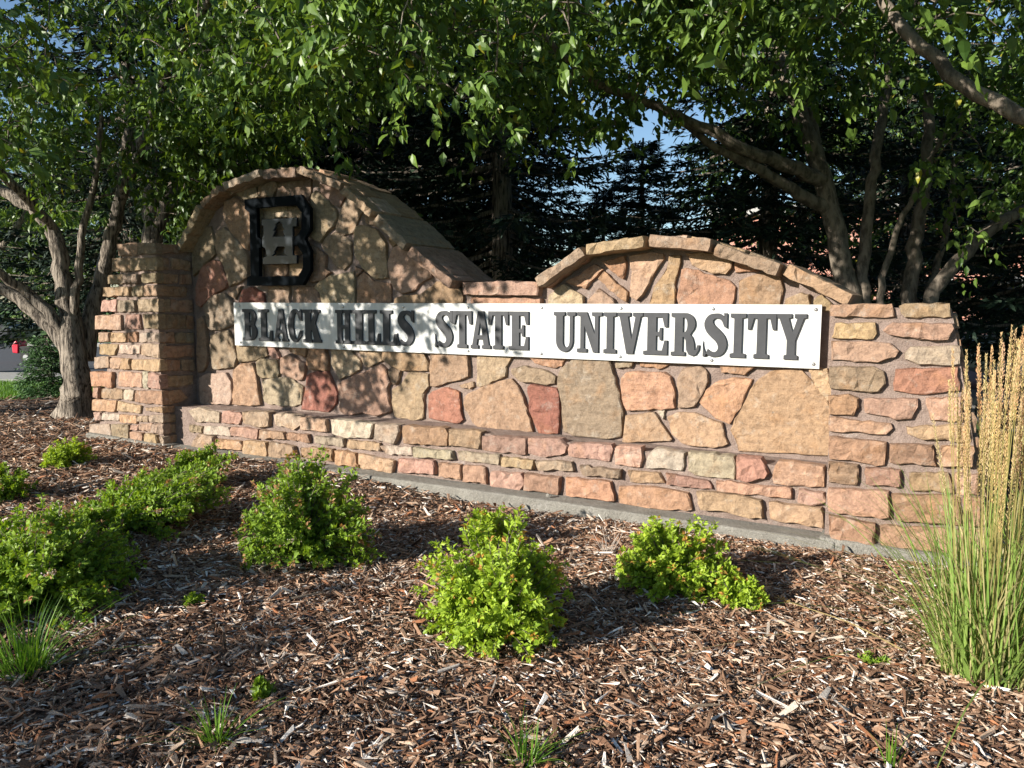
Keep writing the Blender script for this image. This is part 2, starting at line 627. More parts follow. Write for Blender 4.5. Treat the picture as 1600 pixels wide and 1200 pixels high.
strip("pavement", 15.2, 16.7, -40, -6.5, -0.30, -0.10, M["paving"])
strip("road", 16.7, 27.0, -60, -6.0, -0.32, -0.152, M["asphalt"])
strip("kerb", 27.0, 27.3, -60, -6.0, -0.30, -0.03, M["paving"])
mb = MB().box(0.7, 22, 4.7, 7.7, -0.3, -0.012)
tag(mb.build("parking_lot", M["asphalt"]), kind="structure")
mb = MB().box(0.5, 22, 7.7, 8.9, -0.3, 0.09)
tag(mb.build("walkway", M["paving"]), kind="structure")
mb = MB().box(0.5, 22, 8.9, 16, -0.3, -0.008)
tag(mb.build("street", M["asphalt"]), kind="structure")

# ------------------------------------------------------------------ the stone sign wall
PAL = dict(g=(168, 150, 124), s=(180, 160, 126), t=(202, 165, 126), o=(209, 154, 115), r=(192, 108, 94), p=(210, 164, 144),
           y=(211, 175, 130), b=(168, 136, 120), l=(222, 206, 184), w=(190, 140, 112))
for k in PAL:
    c_ = lin(PAL[k]) / 1.75
    c_ = c_ * 0.86 + 0.14 * c_.mean() * 1.1
    PAL[k] = c_ * (.78 if k == 'r' else .70) + (.22 if k == 'r' else .30) * lin((202, 168, 134)) / 1.65

wall = empty("stone_sign_wall", (0, 0, 0))
tag(wall, "long fieldstone entrance wall with two arched humps between coursed stone pillars", "wall")


def resample(poly, step, jit):
    out = []
    n = len(poly)
    for i in range(n):
        a, b_ = poly[i], poly[(i + 1) % n]
        L = np.linalg.norm(b_ - a)
        k = max(1, int(round(L / step)))
        for j in range(k):
            p = a + (b_ - a) * (j / k)
            if j:
                p = p + rng.normal(0, jit, 2)
            out.append(p)
    # knock the sharp corners off a little
    out = np.array(out)
    return 0.90 * out + 0.05 * np.roll(out, 1, 0) + 0.05 * np.roll(out, -1, 0)


def stone(poly, frame, back, front, parent, code='t', name="stone", rough=0.006, step=0.045, jit=0.004, flat=0.5, grow=0.009):
    """poly in plane coordinates (u, v); frame(u, v, w) -> xyz with w the distance out of the wall"""
    poly = np.array(poly, float)
    area = 0.5 * np.sum(poly[:, 0] * np.roll(poly[:, 1], -1) - np.roll(poly[:, 0], -1) * poly[:, 1])
    if area < 0:
        poly = poly[::-1]
    size = math.sqrt(abs(area))
    cc_ = poly.mean(0)
    dv = poly - cc_
    poly = poly + dv / np.linalg.norm(dv, axis=1, keepdims=True) * grow
    R = resample(poly, max(0.03, min(step, size / 4)), jit)
    n = len(R)
    c = R.mean(0)
    d = c - R
    dl = np.linalg.norm(d, axis=1, keepdims=True)
    dn = d / dl
    slope = np.clip(rng.normal(0, 0.006, 2), -.009, .009) / max(size, .08)
    rings = []
    for inset, w, nz in ((0.0, back, 0.0), (0.0, front * 0.2, 0.1), (0.001, front * 0.86, 0.6), (0.008, front, 1.0)):
        q = R + dn * np.minimum(inset + (np.abs(rng.normal(0, .0025, n))[:, None] if nz >= .6 else 0), dl * 0.3)
        ww = np.full(n, w) + (rng.normal(0, rough * .8, n) * nz if nz else 0)
        if nz >= 0.5:
            ww = ww + (q - c) @ slope * nz
        rings.append((q, ww))
    V = [frame(p[0], p[1], w) for q, ww in rings for p, w in zip(q, ww)]
    F = []
    for k in range(len(rings) - 1):
        for i in range(n):
            j = (i + 1) % n
            F.append((k * n + i, k * n + j, (k + 1) * n + j, (k + 1) * n + i))
    last = (len(rings) - 1) * n
    q = rings[-1][0]
    lo, hi = q.min(0), q.max(0)
    sp_ = max(0.05, size * 0.24)
    pts = [tuple(p) for p in q]
    for u in np.arange(lo[0] + sp_ * .5, hi[0], sp_):
        for v_ in np.arange(lo[1] + sp_ * .5, hi[1], sp_):
            p = np.array([u, v_]) + rng.normal(0, sp_ * .26, 2)
            if np.min(np.linalg.norm(q - p, axis=1)) > sp_ * .42:
                pts.append(tuple(p))
    res = delaunay_2d_cdt([Vector(p) for p in pts], [], [list(range(n))], 1, 1e-5)
    vmap = {}
    for k, (p, orig) in enumerate(zip(res[0], res[3])):
        if orig and orig[0] < n:
            vmap[k] = last + orig[0]
        else:
            pp = np.array(p)
            vmap[k] = len(V)
            V.append(frame(pp[0], pp[1], front * (1 + 0.1 * flat) + rng.normal(0, rough) + (pp - c) @ slope))
    F += [tuple(vmap[k] for k in f) for f in res[2]]
    F.append(tuple(range(n - 1, -1, -1)))
    o = mobj(name, np.array(V), F, M["stone"], parent)
    base = PAL[code[0]].copy()
    if len(code) > 1:
        base = 0.6 * base + 0.4 * PAL[code[1]]
    base = base * rng.uniform(0.80, 1.15) * (1 + rng.normal(0, 0.03, 3))
    o.color = (*np.clip(base, 0, 1), 1)
    return o


def front_frame(Y):
    return lambda u, v, w: (u, Y - w, v)


def view(x0, y0, s):
    return lambda q: (x0 + q[0] / s, y0 + q[1] / s)


# outline of the two humps (x, z): top edge of the coping
HUMP_L = [(-6.36, 1.95), (-6.223, 2.205), (-6.139, 2.285), (-5.782, 2.50), (-5.386, 2.58), (-5.126, 2.615), (-4.885, 2.618),
          (-4.645, 2.578), (-4.394, 2.486), (-4.126, 2.317), (-3.932, 2.162), (-3.618, 1.899), (-3.205, 1.60)]
HUMP_R = [(-2.525, 1.615), (-2.162, 1.848), (-1.824, 1.90), (-1.413, 1.905), (-1.027, 1.793), (-0.665, 1.648), (-0.37, 1.485)]


def inward(line, t):
    out = []
    for i, p in enumerate(line):
        a = np.array(line[max(0, i - 1)])
        b_ = np.array(line[min(len(line) - 1, i + 1)])
        d = (b_ - a) / np.linalg.norm(b_ - a)
        nrm = np.array([d[1], -d[0]])          # to the right of travel = downwards
        out.append(tuple(np.array(p) + nrm * t))
    return out


BACK = 0.42
inner = inward(HUMP_L, 0.06) + [(-3.10, 1.53), (-2.56, 1.53)] + inward(HUMP_R, 0.06)
prof = [(-6.42, -0.1), (-0.30, -0.1), (-0.30, 1.42)] + inner[::-1] + [(-6.42, 1.9)]
face = MB().prism(prof, 0.0, BACK).build("wall_face", M["mortar"], wall)
face["label"] = "pinkish mortar face set with large irregular fieldstones"

T = []   # traced fieldstones: (colour, view, points)
Z1 = view(280, 250, 6.154); Z2 = view(480, 260, 5.333); Z3 = view(280, 420, 5.0); Z4 = view(500, 530, 6.154)
Z5 = view(740, 540, 6.154); Z6 = view(960, 550, 4.444); Z7 = view(820, 350, 5.333); Z8 = view(1060, 350, 5.333)
PX = view(0, 0, 1.0)
T += [
 ('wt', Z1, [(440,400),(545,365),(640,430),(690,560),(690,700),(660,870),(560,790),(480,660),(430,520)]),
 ('g', Z1, [(360,720),(440,650),(500,700),(640,880),(665,960),(660,1120),(540,1190),(490,1215),(440,1020),(385,930),(355,800)]),
 ('gt', Z1, [(240,650),(300,640),(340,780),(350,900),(200,1060),(140,1110),(135,900),(170,760)]),
 ('rb', PX, [(317,419),(334,407),(345,409),(357,442),(353,450),(334,460),(315,479),(309,475),(310,444)]),
 ('g', Z1, [(560,330),(650,290),(740,260),(765,350),(640,385)]),
 ('gs', Z1, [(770,240),(930,205),(955,250),(905,350),(770,360)]),
 ('wb', Z1, [(960,230),(1265,180),(1258,340),(1230,400),(1150,440),(920,420)]),
 ('ls', Z1, [(805,450),(1040,440),(1045,550),(800,570)]),
 ('g', Z1, [(1060,450),(1150,450),(1185,500),(1170,650),(1060,640)]),
 ('gt', Z1, [(820,590),(1035,590),(1035,780),(820,780)]),
 ('g', Z1, [(830,800),(1035,800),(1035,980),(830,980)]),
 ('t', Z1, [(840,1005),(1040,1000),(1040,1110),(840,1120)]),
 ('y', Z1, [(1065,1000),(1190,920),(1205,1000),(1150,1110),(1065,1115)]),
 ('t', Z1, [(1065,670),(1180,670),(1190,880),(1065,970)]),
 ('l', Z1, [(765,480),(795,480),(800,1110),(775,1110)]),
 ('gs', Z1, [(1290,330),(1320,300),(1380,340),(1500,470),(1525,560),(1490,640),(1420,690),(1370,790),(1262,740),(1280,600),(1270,450)]),
 ('b', Z2, [(90,150),(255,150),(335,220),(270,335),(210,310),(120,220)]),
 ('gw', Z2, [(345,240),(470,290),(490,345),(440,400),(380,550),(295,575),(235,530),(275,370)]),
 ('g', Z2, [(150,600),(230,550),(330,595),(368,640),(360,800),(300,860),(250,840),(170,720),(122,650)]),
 ('tp', Z2, [(470,400),(520,362),(640,430),(688,520),(660,545),(560,490),(490,475)]),
 ('gt', Z2, [(410,500),(500,495),(600,555),(655,640),(655,720),(665,800),(675,925),(560,935),(485,860),(405,740),(395,600)]),
 ('t', Z2, [(690,600),(730,545),(772,580),(768,620),(712,668),(687,640)]),
 ('pt', Z2, [(720,680),(830,650),(935,705),(1025,860),(1035,925),(960,958),(880,1040),(800,1060),(720,1000),(690,900),(682,790)]),
 ('tw', Z2, [(745,1100),(800,1080),(960,1065),(1080,965),(1180,965),(1285,1035),(1302,1090),(1290,1180),(745,1180)]),
 ('tw', Z2, [(422,935),(480,885),(560,965),(688,975),(698,1190),(422,1190)]),
 ('s', Z2, [(65,1010),(115,955),(200,915),(388,875),(396,940),(396,1190),(145,1190),(115,1050)]),
 ('tg', Z2, [(32,650),(158,745),(150,850),(202,882),(130,952),(45,962),(25,955),(48,870),(42,720)]),
 ('b', Z2, [(402,835),(468,862),(412,918)]),
 ('b', Z3, [(890,190),(930,152),(1040,137),(1088,180),(1112,300),(888,300)]),
 ('gb', Z3, [(705,140),(858,140),(860,300),(705,300)]),
 ('r', Z3, [(462,290),(500,165),(560,145),(655,190),(678,300)]),
 ('g', Z3, [(382,195),(488,135),(440,238)]),
 ('g', Z3, [(197,290),(260,222),(350,192),(378,212),(450,310),(450,428),(350,468),(240,478),(218,400)]),
 ('gt', Z3, [(152,400),(188,372),(212,430),(222,560),(226,720),(188,798),(157,805),(150,600)]),
 ('g', Z3, [(252,522),(388,483),(418,560),(456,690),(436,768),(272,782),(248,650)]),
 ('gs', Z3, [(450,560),(680,560),(692,680),(590,715),(474,735),(464,660)]),
 ('p', Z3, [(702,580),(742,590),(785,690),(772,698),(712,676)]),
 ('o', Z3, [(872,580),(1003,580),(998,680),(985,688),(872,648)]),
 ('bp', Z3, [(807,692),(870,668),(986,742),(986,790),(958,866),(900,856),(803,818)]),
 ('g', Z3, [(604,722),(642,704),(756,714),(786,800),(766,848),(642,856),(612,820)]),
 ('yt', Z3, [(432,792),(472,754),(576,735),(598,820),(608,860),(642,1058),(560,1066),(432,1058)]),
 ('sl', Z3, [(644,872),(760,854),(868,854),(966,922),(966,960),(948,1058),(900,1072),(720,1062),(662,1038)]),
 ('bl', Z3, [(168,852),(222,822),(368,814),(406,880),(416,1000),(398,1056),(182,1056),(168,950)]),
 ('r', Z3, [(1002,832),(1060,808),(1162,803),(1196,880),(1236,980),(1226,1050),(1162,1116),(955,1097),(987,960)]),
 ('oy', Z3, [(1022,580),(1140,600),(1162,690),(1166,792),(1022,786),(1003,740)]),
 ('yl', Z4, [(112,90),(150,80),(290,110),(382,202),(386,290),(280,347),(192,382),(153,300),(108,230)]),
 ('gt', Z4, [(372,90),(588,100),(592,213),(472,262),(424,248),(404,190)]),
 ('t', Z4, [(618,110),(640,100),(988,120),(1046,230),(1046,306),(800,297),(692,258),(613,200)]),
 ('yg', Z4, [(1073,120),(1422,140),(1436,358),(1112,452),(1068,448)]),
 ('p', Z4, [(184,440),(222,402),(460,304),(588,244),(637,292),(676,420),(648,470),(667,590),(686,686),(540,736),(420,698),(262,732),(203,688),(193,560)]),
 ('g', Z4, [(662,303),(702,274),(776,293),(747,418),(702,428),(683,370)]),
 ('st', Z4, [(852,323),(900,318),(1046,333),(1046,450),(997,520),(997,757),(880,776),(722,737),(693,600),(693,483),(782,443)]),
 ('r', Z4, [(1048,542),(1092,503),(1230,473),(1337,512),(1342,600),(1347,680),(1376,768),(1330,806),(1112,767),(1053,757)]),
 ('t', Z4, [(1342,443),(1468,413),(1478,458),(1440,476),(1372,468)]),
 ('st', Z5, [(38,90),(378,100),(308,210),(308,297),(62,397),(33,387)]),
 ('st', Z5, [(-74,492),(0,443),(112,393),(368,323),(418,382),(477,500),(547,700),(571,826),(380,806),(62,787),(4,738),(-88,560)]),
 ('s', Z5, [(382,223),(472,198),(700,243),(786,292),(777,366),(700,377),(562,348),(462,348),(378,262)]),
 ('r', Z5, [(533,402),(562,373),(640,393),(808,412),(827,480),(827,640),(817,837),(642,857),(593,740),(543,560)]),
 ('o', Z5, [(522,90),(880,100),(840,198),(780,212),(602,168)]),
 ('sg', Z5, [(823,272),(962,120),(1308,130),(1347,270),(1367,360),(1417,560),(1437,640),(1417,867),(1290,891),(1002,867),(873,827),(863,600),(818,400)]),
 ('s', Z6, [(8,60),(128,65),(110,108),(12,108)]),
 ('o', Z6, [(172,60),(398,70),(330,113),(182,103)]),
 ('ot', Z6, [(53,182),(92,143),(350,143),(388,172),(417,290),(417,387),(240,398),(92,402),(63,320)]),
 ('pt', Z6, [(443,182),(472,123),(600,100),(647,150),(647,210),(617,270),(558,377),(443,382),(453,280)]),
 ('o', Z6, [(593,350),(642,263),(732,203),(820,183),(956,193),(888,340),(800,496),(702,458)]),
 ('o', Z6, [(733,70),(985,90),(900,157),(752,143)]),
 ('yo', Z6, [(973,232),(1082,143),(1278,110),(1436,292),(1506,402),(1516,716),(1200,697),(863,687),(843,600),(808,540),(883,400)]),
 ('yt', Z6, [(1353,100),(1478,120),(1516,300),(1480,337),(1402,242)]),
 ('ws', Z6, [(83,442),(278,423),(397,600),(387,617),(64,627),(78,520)]),
 ('l', Z6, [(303,412),(348,408),(340,466)]),
 ('yt', Z6, [(368,452),(440,423),(560,428),(746,492),(757,580),(791,638),(720,657),(562,652),(472,628),(403,570)]),
 ('yl', Z7, [(213,592),(330,503),(487,602),(478,720),(203,720)]),
 ('gt', Z7, [(533,642),(620,543),(730,622),(757,680),(742,720),(523,720)]),
 ('o', Z7, [(348,480),(580,343),(651,382),(510,536)]),
 ('oy', Z7, [(618,460),(670,398),(856,562),(847,652),(770,598)]),
 ('o', Z7, [(653,312),(837,268),(841,350),(819,456),(740,398)]),
 ('tp', Z7, [(873,273),(1000,248),(1147,253),(1156,300),(1078,400),(988,588),(940,636),(883,598),(903,400)]),
 ('ty', Z7, [(1203,273),(1297,264),(1297,330),(1242,500),(1256,560),(1237,720),(1033,720),(1083,520),(1183,380)]),
 ('y', Z8, [(63,244),(290,254),(446,302),(437,368),(390,416),(282,406),(123,348)]),
 ('o', Z8, [(32,382),(62,368),(280,433),(420,473),(471,522),(446,720),(-7,720),(3,560)]),
 ('o', Z8, [(473,332),(500,313),(600,323),(666,372),(666,393),(482,402)]),
 ('ot', Z8, [(513,472),(740,403),(847,442),(866,540),(856,600),(817,720),(503,720)]),
 ('y', Z8, [(903,622),(990,593),(1086,588),(1086,710),(883,715)]),
 ('y', Z8, [(1133,642),(1200,593),(1266,660),(1266,720),(1133,720)]),
 ('o', PX, [(736,465),(846,466),(847,478),(736,478)]),
]
ff = front_frame(0.0)
for code, vw, pts in T:
    P = [at(vw(q), 1, -0.02) for q in pts]
    stone([(p[0], p[2]) for p in P], ff, -0.04, rng.uniform(0.020, 0.043), face, code, rough=0.0045, flat=0.2)


def slab_row(line, thick, y0, y1, codes, breaks=None, gap=0.03):
    """coping slabs laid along a line of (x, z) points"""
    for i in range(len(line) - 1):
        a, b_ = np.array(line[i]), np.array(line[i + 1])
        d = (b_ - a) / np.linalg.norm(b_ - a)
        nrm = np.array([d[1], -d[0]])
        t = thick * rng.uniform(0.85, 1.15)
        up = rng.uniform(-0.012, 0.014)
        a2, b2 = a + d * gap * 0.5 - nrm * up, b_ - d * gap * 0.5 - nrm * up
        q = [a2, b2, b2 + nrm * t, a2 + nrm * t]
        proud = rng.uniform(-0.012, 0.015)
        stone(q, front_frame(0.0), -y1, -y0 + proud, face, codes[i % len(codes)], "coping_stone", rough=0.009, step=0.055, jit=0.004, grow=0.0)


slab_row(HUMP_L, 0.066, -0.07, 0.16, ['t', 'gt', 't', 'lt', 't', 'g', 't', 'y', 't', 'l', 'lg', 'pt'])
# second row of slabs behind, broken at other places
hl = np.array(HUMP_L)
tt = np.concatenate([[0], np.cumsum(np.linalg.norm(np.diff(hl, axis=0), axis=1))])
cut = np.linspace(0, tt[-1], 9) + np.concatenate([[0], rng.uniform(-.1, .1, 7), [0]])
back_line = [(np.interp(c, tt, hl[:, 0]), np.interp(c, tt, hl[:, 1])) for c in cut]
slab_row(back_line, 0.075, -0.185, 0.50, ['g', 't', 'gl', 'b'])
slab_row(HUMP_R, 0.068, -0.075, 0.18, ['tw', 't', 'tl', 'y', 's', 'pw'])
hr = np.array(HUMP_R)
tt = np.concatenate([[0], np.cumsum(np.linalg.norm(np.diff(hr, axis=0), axis=1))])
cut = np.linspace(0, tt[-1], 6)
slab_row([(np.interp(c, tt, hr[:, 0]), np.interp(c, tt, hr[:, 1])) for c in cut], 0.075, -0.195, 0.48, ['g', 't', 'b'])
stone([(-3.19, 1.607), (-2.54, 1.60), (-2.545, 1.50), (-3.18, 1.507)], front_frame(0.0), -0.25, 0.075, face, 'p', "coping_stone")
stone([(-3.12, 1.60), (-2.56, 1.595), (-2.56, 1.51), (-3.12, 1.51)], front_frame(0.0), -0.48, -0.265, face, 'b', "coping_stone")

# ledge of coursed stones along the foot of the wall
LEDGE_Y = -0.275
ledge = MB().prism([(-6.40, -0.1), (-0.32, -0.1), (-0.32, 0.44), (-3.4, 0.475), (-6.40, 0.445)], LEDGE_Y, -0.002).build("ledge", M["mortar"], wall)
A1 = view(270, 620, 6.154); A2 = view(520, 640, 6.154); A3 = view(760, 660, 5.714); A4 = view(1020, 690, 5.517)
LS = [
 ('lt', A1, [(160,130),(250,105),(445,150),(440,250),(230,240)]), ('p', A1, [(490,140),(640,150),(665,180),(640,265),(475,250)]),
 ('yl', A1, [(690,140),(930,150),(930,280),(850,290),(700,250)]), ('sl', A1, [(985,170),(1080,140),(1225,190),(1225,270),(1160,315),(1000,270)]),
 ('p', A1, [(1240,200),(1480,215),(1490,335),(1230,315)]),
 ('l', A2, [(0,95),(390,135),(365,270),(150,265),(10,230)]), ('lt', A2, [(430,135),(640,150),(650,210),(600,320),(415,290)]),
 ('oy', A2, [(690,155),(1080,180),(1105,230),(1100,345),(700,320)]), ('yt', A2, [(1125,190),(1430,215),(1410,375),(1130,345)]),
 ('pb', A3, [(-30,120),(360,140),(350,285),(-30,245)]), ('p', A3, [(375,140),(660,150),(725,210),(700,270),(530,305),(380,275)]),
 ('p', A3, [(745,190),(1110,195),(1120,240),(1090,345),(740,300)]), ('ol', A3, [(1165,215),(1385,215),(1395,320),(1370,395),(1165,370)]),
 ('l', A4, [(-40,140),(30,50),(265,100),(250,250),(-60,225)]), ('gl', A4, [(310,90),(690,130),(710,210),(700,325),(370,290),(305,250)]),
 ('rp', A4, [(730,130),(930,150),(995,270),(960,310),(820,345),(730,320)]), ('oy', A4, [(1045,270),(1090,170),(1470,215),(1470,390),(1050,360)]),
 ('g', A1, [(165,270),(280,285),(270,345),(170,335)]), ('l', A1, [(310,280),(540,290),(555,380),(310,355)]),
 ('p', A1, [(570,290),(820,310),(820,410),(570,370)]), ('t', A1, [(855,315),(1070,340),(1085,405),(855,395)]),
 ('op', A1, [(1095,350),(1310,360),(1320,440),(1100,410)]), ('lg', A2, [(-165,250),(110,275),(110,350),(-160,320)]),
 ('y', A2, [(150,290),(450,320),(455,395),(135,370)]), ('l', A2, [(465,345),(760,355),(770,440),(520,425)]),
 ('gl', A2, [(785,360),(1150,395),(1170,475),(790,455)]), ('ls', A2, [(1200,400),(1600,430),(1605,530),(1210,485)]),
 ('y', A3, [(145,310),(420,335),(420,415),(145,390)]), ('gl', A3, [(450,340),(760,350),(780,430),(480,420)]),
 ('g', A3, [(840,380),(1200,420),(1195,495),(870,470)]), ('t', A3, [(1265,430),(1540,450),(1590,540),(1290,530)]),
 ('pw', A4, [(120,270),(480,340),(505,405),(130,370)]), ('po', A4, [(555,335),(1190,400),(1190,490),(560,425)]),
 ('p', A4, [(1265,410),(1470,440),(1500,515),(1370,545),(1260,520)]),
 ('bg', A1, [(200,440),(260,360),(400,380),(410,500),(200,505)]), ('o', A1, [(430,400),(660,425),(680,510),(430,500)]),
 ('t', A1, [(700,420),(915,435),(915,585),(690,540)]), ('t', A1, [(945,430),(1170,475),(1195,570),(930,600)]),
 ('oy', A1, [(1230,490),(1545,500),(1540,620),(1240,580)]), ('o', A2, [(40,390),(220,420),(240,550),(40,520)]),
 ('pt', A2, [(255,420),(590,490),(575,610),(260,560)]), ('pt', A2, [(640,470),(970,490),(990,620),(640,600)]),
 ('tp', A2, [(1040,510),(1235,530),(1245,670),(1040,640)]), ('po', A2, [(1260,540),(1465,560),(1480,710),(1260,690)]),
 ('p', A3, [(45,440),(320,450),(335,560),(300,610),(45,590)]), ('po', A3, [(360,450),(665,485),(640,640),(350,600)]),
 ('o', A3, [(720,490),(1110,530),(1140,700),(720,650)]), ('ow', A4, [(-280,385),(0,395),(300,440),(335,585),(0,570),(-280,530)]),
 ('st', A4, [(380,430),(560,440),(930,500),(950,660),(780,640),(600,590),(420,580)]), ('ot', A4, [(1010,520),(1450,565),(1470,740),(1020,660)]),
]
lf = front_frame(LEDGE_Y)
for code, vw, pts in LS:
    P = [at(vw(q), 1, LEDGE_Y - 0.02) for q in pts]
    stone([(p[0], min(p[2], 0.485)) for p in P], lf, -0.05, rng.uniform(0.024, 0.05), ledge, code, rough=0.006)

# concrete footing
foot = MB().prism([(-6.35, -0.12), (-0.40, -0.12), (-0.40, 0.066), (-2.5, 0.080), (-6.35, 0.085)], -0.47, LEDGE_Y - 0.004)
foot = foot.build("footing", M["concrete"], wall, bevel=0.012)

# pillars
PIL_Y = -0.40
pl = MB().prism([(-7.40, -0.1), (-6.345, -0.1), (-6.345, 1.955), (-6.80, 1.955), (-7.35, 0.08)], PIL_Y, 0.20).build("pillar", M["mortar"], wall)
pl["label"] = "taller coursed stone pillar flaring towards its base"
B1 = view(130, 370, 6.665); B2 = view(130, 530, 6.0)
LPF = [
 ('gw', B1, [(345,75),(550,60),(550,190),(370,200)]), ('g', B1, [(565,70),(755,65),(758,175),(565,180)]),
 ('gw', B1, [(305,225),(490,220),(480,360),(300,360)]), ('gt', B1, [(500,225),(755,215),(758,345),(500,355)]),
 ('gt', B1, [(270,400),(415,390),(405,490),(262,490)]), ('g', B1, [(425,395),(580,390),(580,485),(420,485)]), ('gs', B1, [(610,385),(770,375),(770,480),(615,475)]),
 ('t', B1, [(210,530),(485,520),(485,615),(210,620)]), ('g', B1, [(510,520),(628,515),(625,615),(508,615)]), ('gt', B1, [(645,515),(790,505),(790,612),(640,612)]),
 ('p', B1, [(195,665),(345,655),(345,775),(190,780)]), ('g', B1, [(360,660),(540,660),(545,780),(360,780)]), ('gt', B1, [(575,650),(788,650),(790,780),(575,780)]),
 ('p', B1, [(140,820),(390,815),(400,970),(150,965)]), ('p', B1, [(440,810),(580,810),(605,960),(425,960)]), ('g', B1, [(630,810),(808,805),(806,958),(635,950)]),
 ('p', B1, [(165,1000),(275,1000),(275,1090),(170,1090)]), ('yo', B1, [(290,1000),(445,1000),(440,1095),(285,1095)]), ('o', B1, [(465,1000),(555,995),(565,1095),(460,1095)]), ('lg', B1, [(580,1005),(808,1000),(808,1095),(580,1095)]),
 ('y', B2, [(140,50),(325,50),(290,150),(150,140)]), ('lp', B2, [(340,50),(535,55),(525,135),(335,130)]), ('tl', B2, [(560,45),(732,45),(735,180),(560,150)]),
 ('tl', B2, [(110,170),(240,165),(245,265),(110,275)]), ('t', B2, [(255,180),(360,180),(330,275),(255,270)]), ('ty', B2, [(375,185),(440,185),(450,280),(350,280)]), ('ty', B2, [(460,190),(748,195),(748,300),(460,285)]),
 ('o', B2, [(75,305),(280,310),(275,450),(90,440)]), ('tp', B2, [(330,310),(545,315),(555,450),(325,440)]), ('l', B2, [(560,310),(605,310),(610,460),(570,455)]), ('p', B2, [(615,315),(752,340),(750,465),(615,450)]),
 ('p', B2, [(100,455),(145,460),(140,550),(100,545)]), ('tg', B2, [(175,465),(370,470),(365,560),(175,550)]), ('l', B2, [(380,475),(475,480),(470,575),(380,560)]), ('op', B2, [(505,480),(750,490),(750,615),(500,590)]),
 ('oy', B2, [(95,565),(310,575),(300,680),(90,665)]), ('yt', B2, [(335,580),(540,625),(530,695),(330,670)]), ('t', B2, [(590,640),(754,640),(754,690),(600,670)]),
 ('pl', B2, [(100,685),(165,690),(165,760),(120,760)]), ('l', B2, [(175,695),(330,705),(330,765),(175,755)]), ('y', B2, [(345,710),(495,720),(500,790),(345,780)]), ('yl', B2, [(505,725),(600,725),(600,775),(505,770)]), ('lt', B2, [(635,715),(758,712),(758,785),(630,770)]),
 ('lg', B2, [(60,800),(240,800),(265,940),(60,920)]), ('g', B2, [(265,800),(430,800),(425,970),(275,960)]), ('p', B2, [(440,810),(520,805),(520,850),(435,850)]), ('p', B2, [(530,800),(640,790),(640,870),(530,850)]), ('pl', B2, [(650,800),(760,800),(760,890),(640,880)]),
 ('op', B2, [(440,870),(560,880),(560,980),(440,975)]), ('y', B2, [(585,885),(690,900),(715,1000),(585,985)]), ('lt', B2, [(725,915),(764,925),(766,1010),(735,1000)]),
]
pf = front_frame(PIL_Y)
for code, vw, pts in LPF:
    P = [at(vw(q), 1, PIL_Y - 0.02) for q in pts]
    stone([(min(p[0], -6.322), p[2]) for p in P], pf, -0.05, rng.uniform(0.018, 0.038), pl, code, rough=0.005)
LPR = [
 ('gw', B1, [(760,72),(1050,90),(1050,165),(760,175)]), ('w', B1, [(765,215),(890,225),(890,340),(765,345)]), ('gt', B1, [(925,225),(1140,260),(1140,350),(925,330)]),
 ('t', B1, [(775,378),(980,390),(985,480),(775,485)]), ('t', B1, [(1015,395),(1150,400),(1150,490),(1015,490)]), ('yt', B1, [(795,508),(1075,520),(1075,620),(795,615)]),
 ('g', B1, [(795,652),(905,655),(905,780),(795,780)]), ('gt', B1, [(920,655),(1140,660),(1140,780),(920,780)]), ('g', B1, [(815,807),(1065,815),(1065,950),(815,958)]), ('w', B1, [(1075,820),(1170,830),(1170,950),(1075,950)]),
 ('w', B1, [(815,1000),(945,1000),(945,1100),(815,1100)]), ('g', B1, [(965,1000),(1170,1000),(1170,1100),(965,1100)]), ('wt', B2, [(740,60),(1050,60),(1050,160),(740,175)]),
 ('w', B2, [(755,190),(905,195),(905,290),(755,300)]), ('gw', B2, [(925,190),(1060,190),(1060,290),(925,290)]), ('yt', B2, [(758,345),(1030,340),(1035,420),(758,460)]),
 ('ow', B2, [(755,490),(900,475),(975,545),(900,590),(755,613)]), ('t', B2, [(758,635),(920,620),(920,680),(758,690)]), ('yt', B2, [(765,710),(920,705),(920,770),(765,785)]),
 ('t', B2, [(767,795),(915,790),(915,870),(767,890)]), ('ow', B2, [(770,915),(920,890),(920,990),(775,1005)]),
]
rf = lambda u, v, w: (-6.345 + w, u, v)
for code, vw, pts in LPR:
    P = [at(vw(q), 0, -6.33) for q in pts]
    stone([(max(-0.398, min(-0.03, p[1])), p[2]) for p in P], rf, -0.05, rng.uniform(0.014, 0.026), pl, code, rough=0.004)
plinth = MB().prism([(-7.47, -0.1), (-6.24, -0.1), (-6.25, 0.10), (-7.45, 0.125)], PIL_Y - 0.075, 0.1).build("plinth", M["concrete"], wall, bevel=0.02)

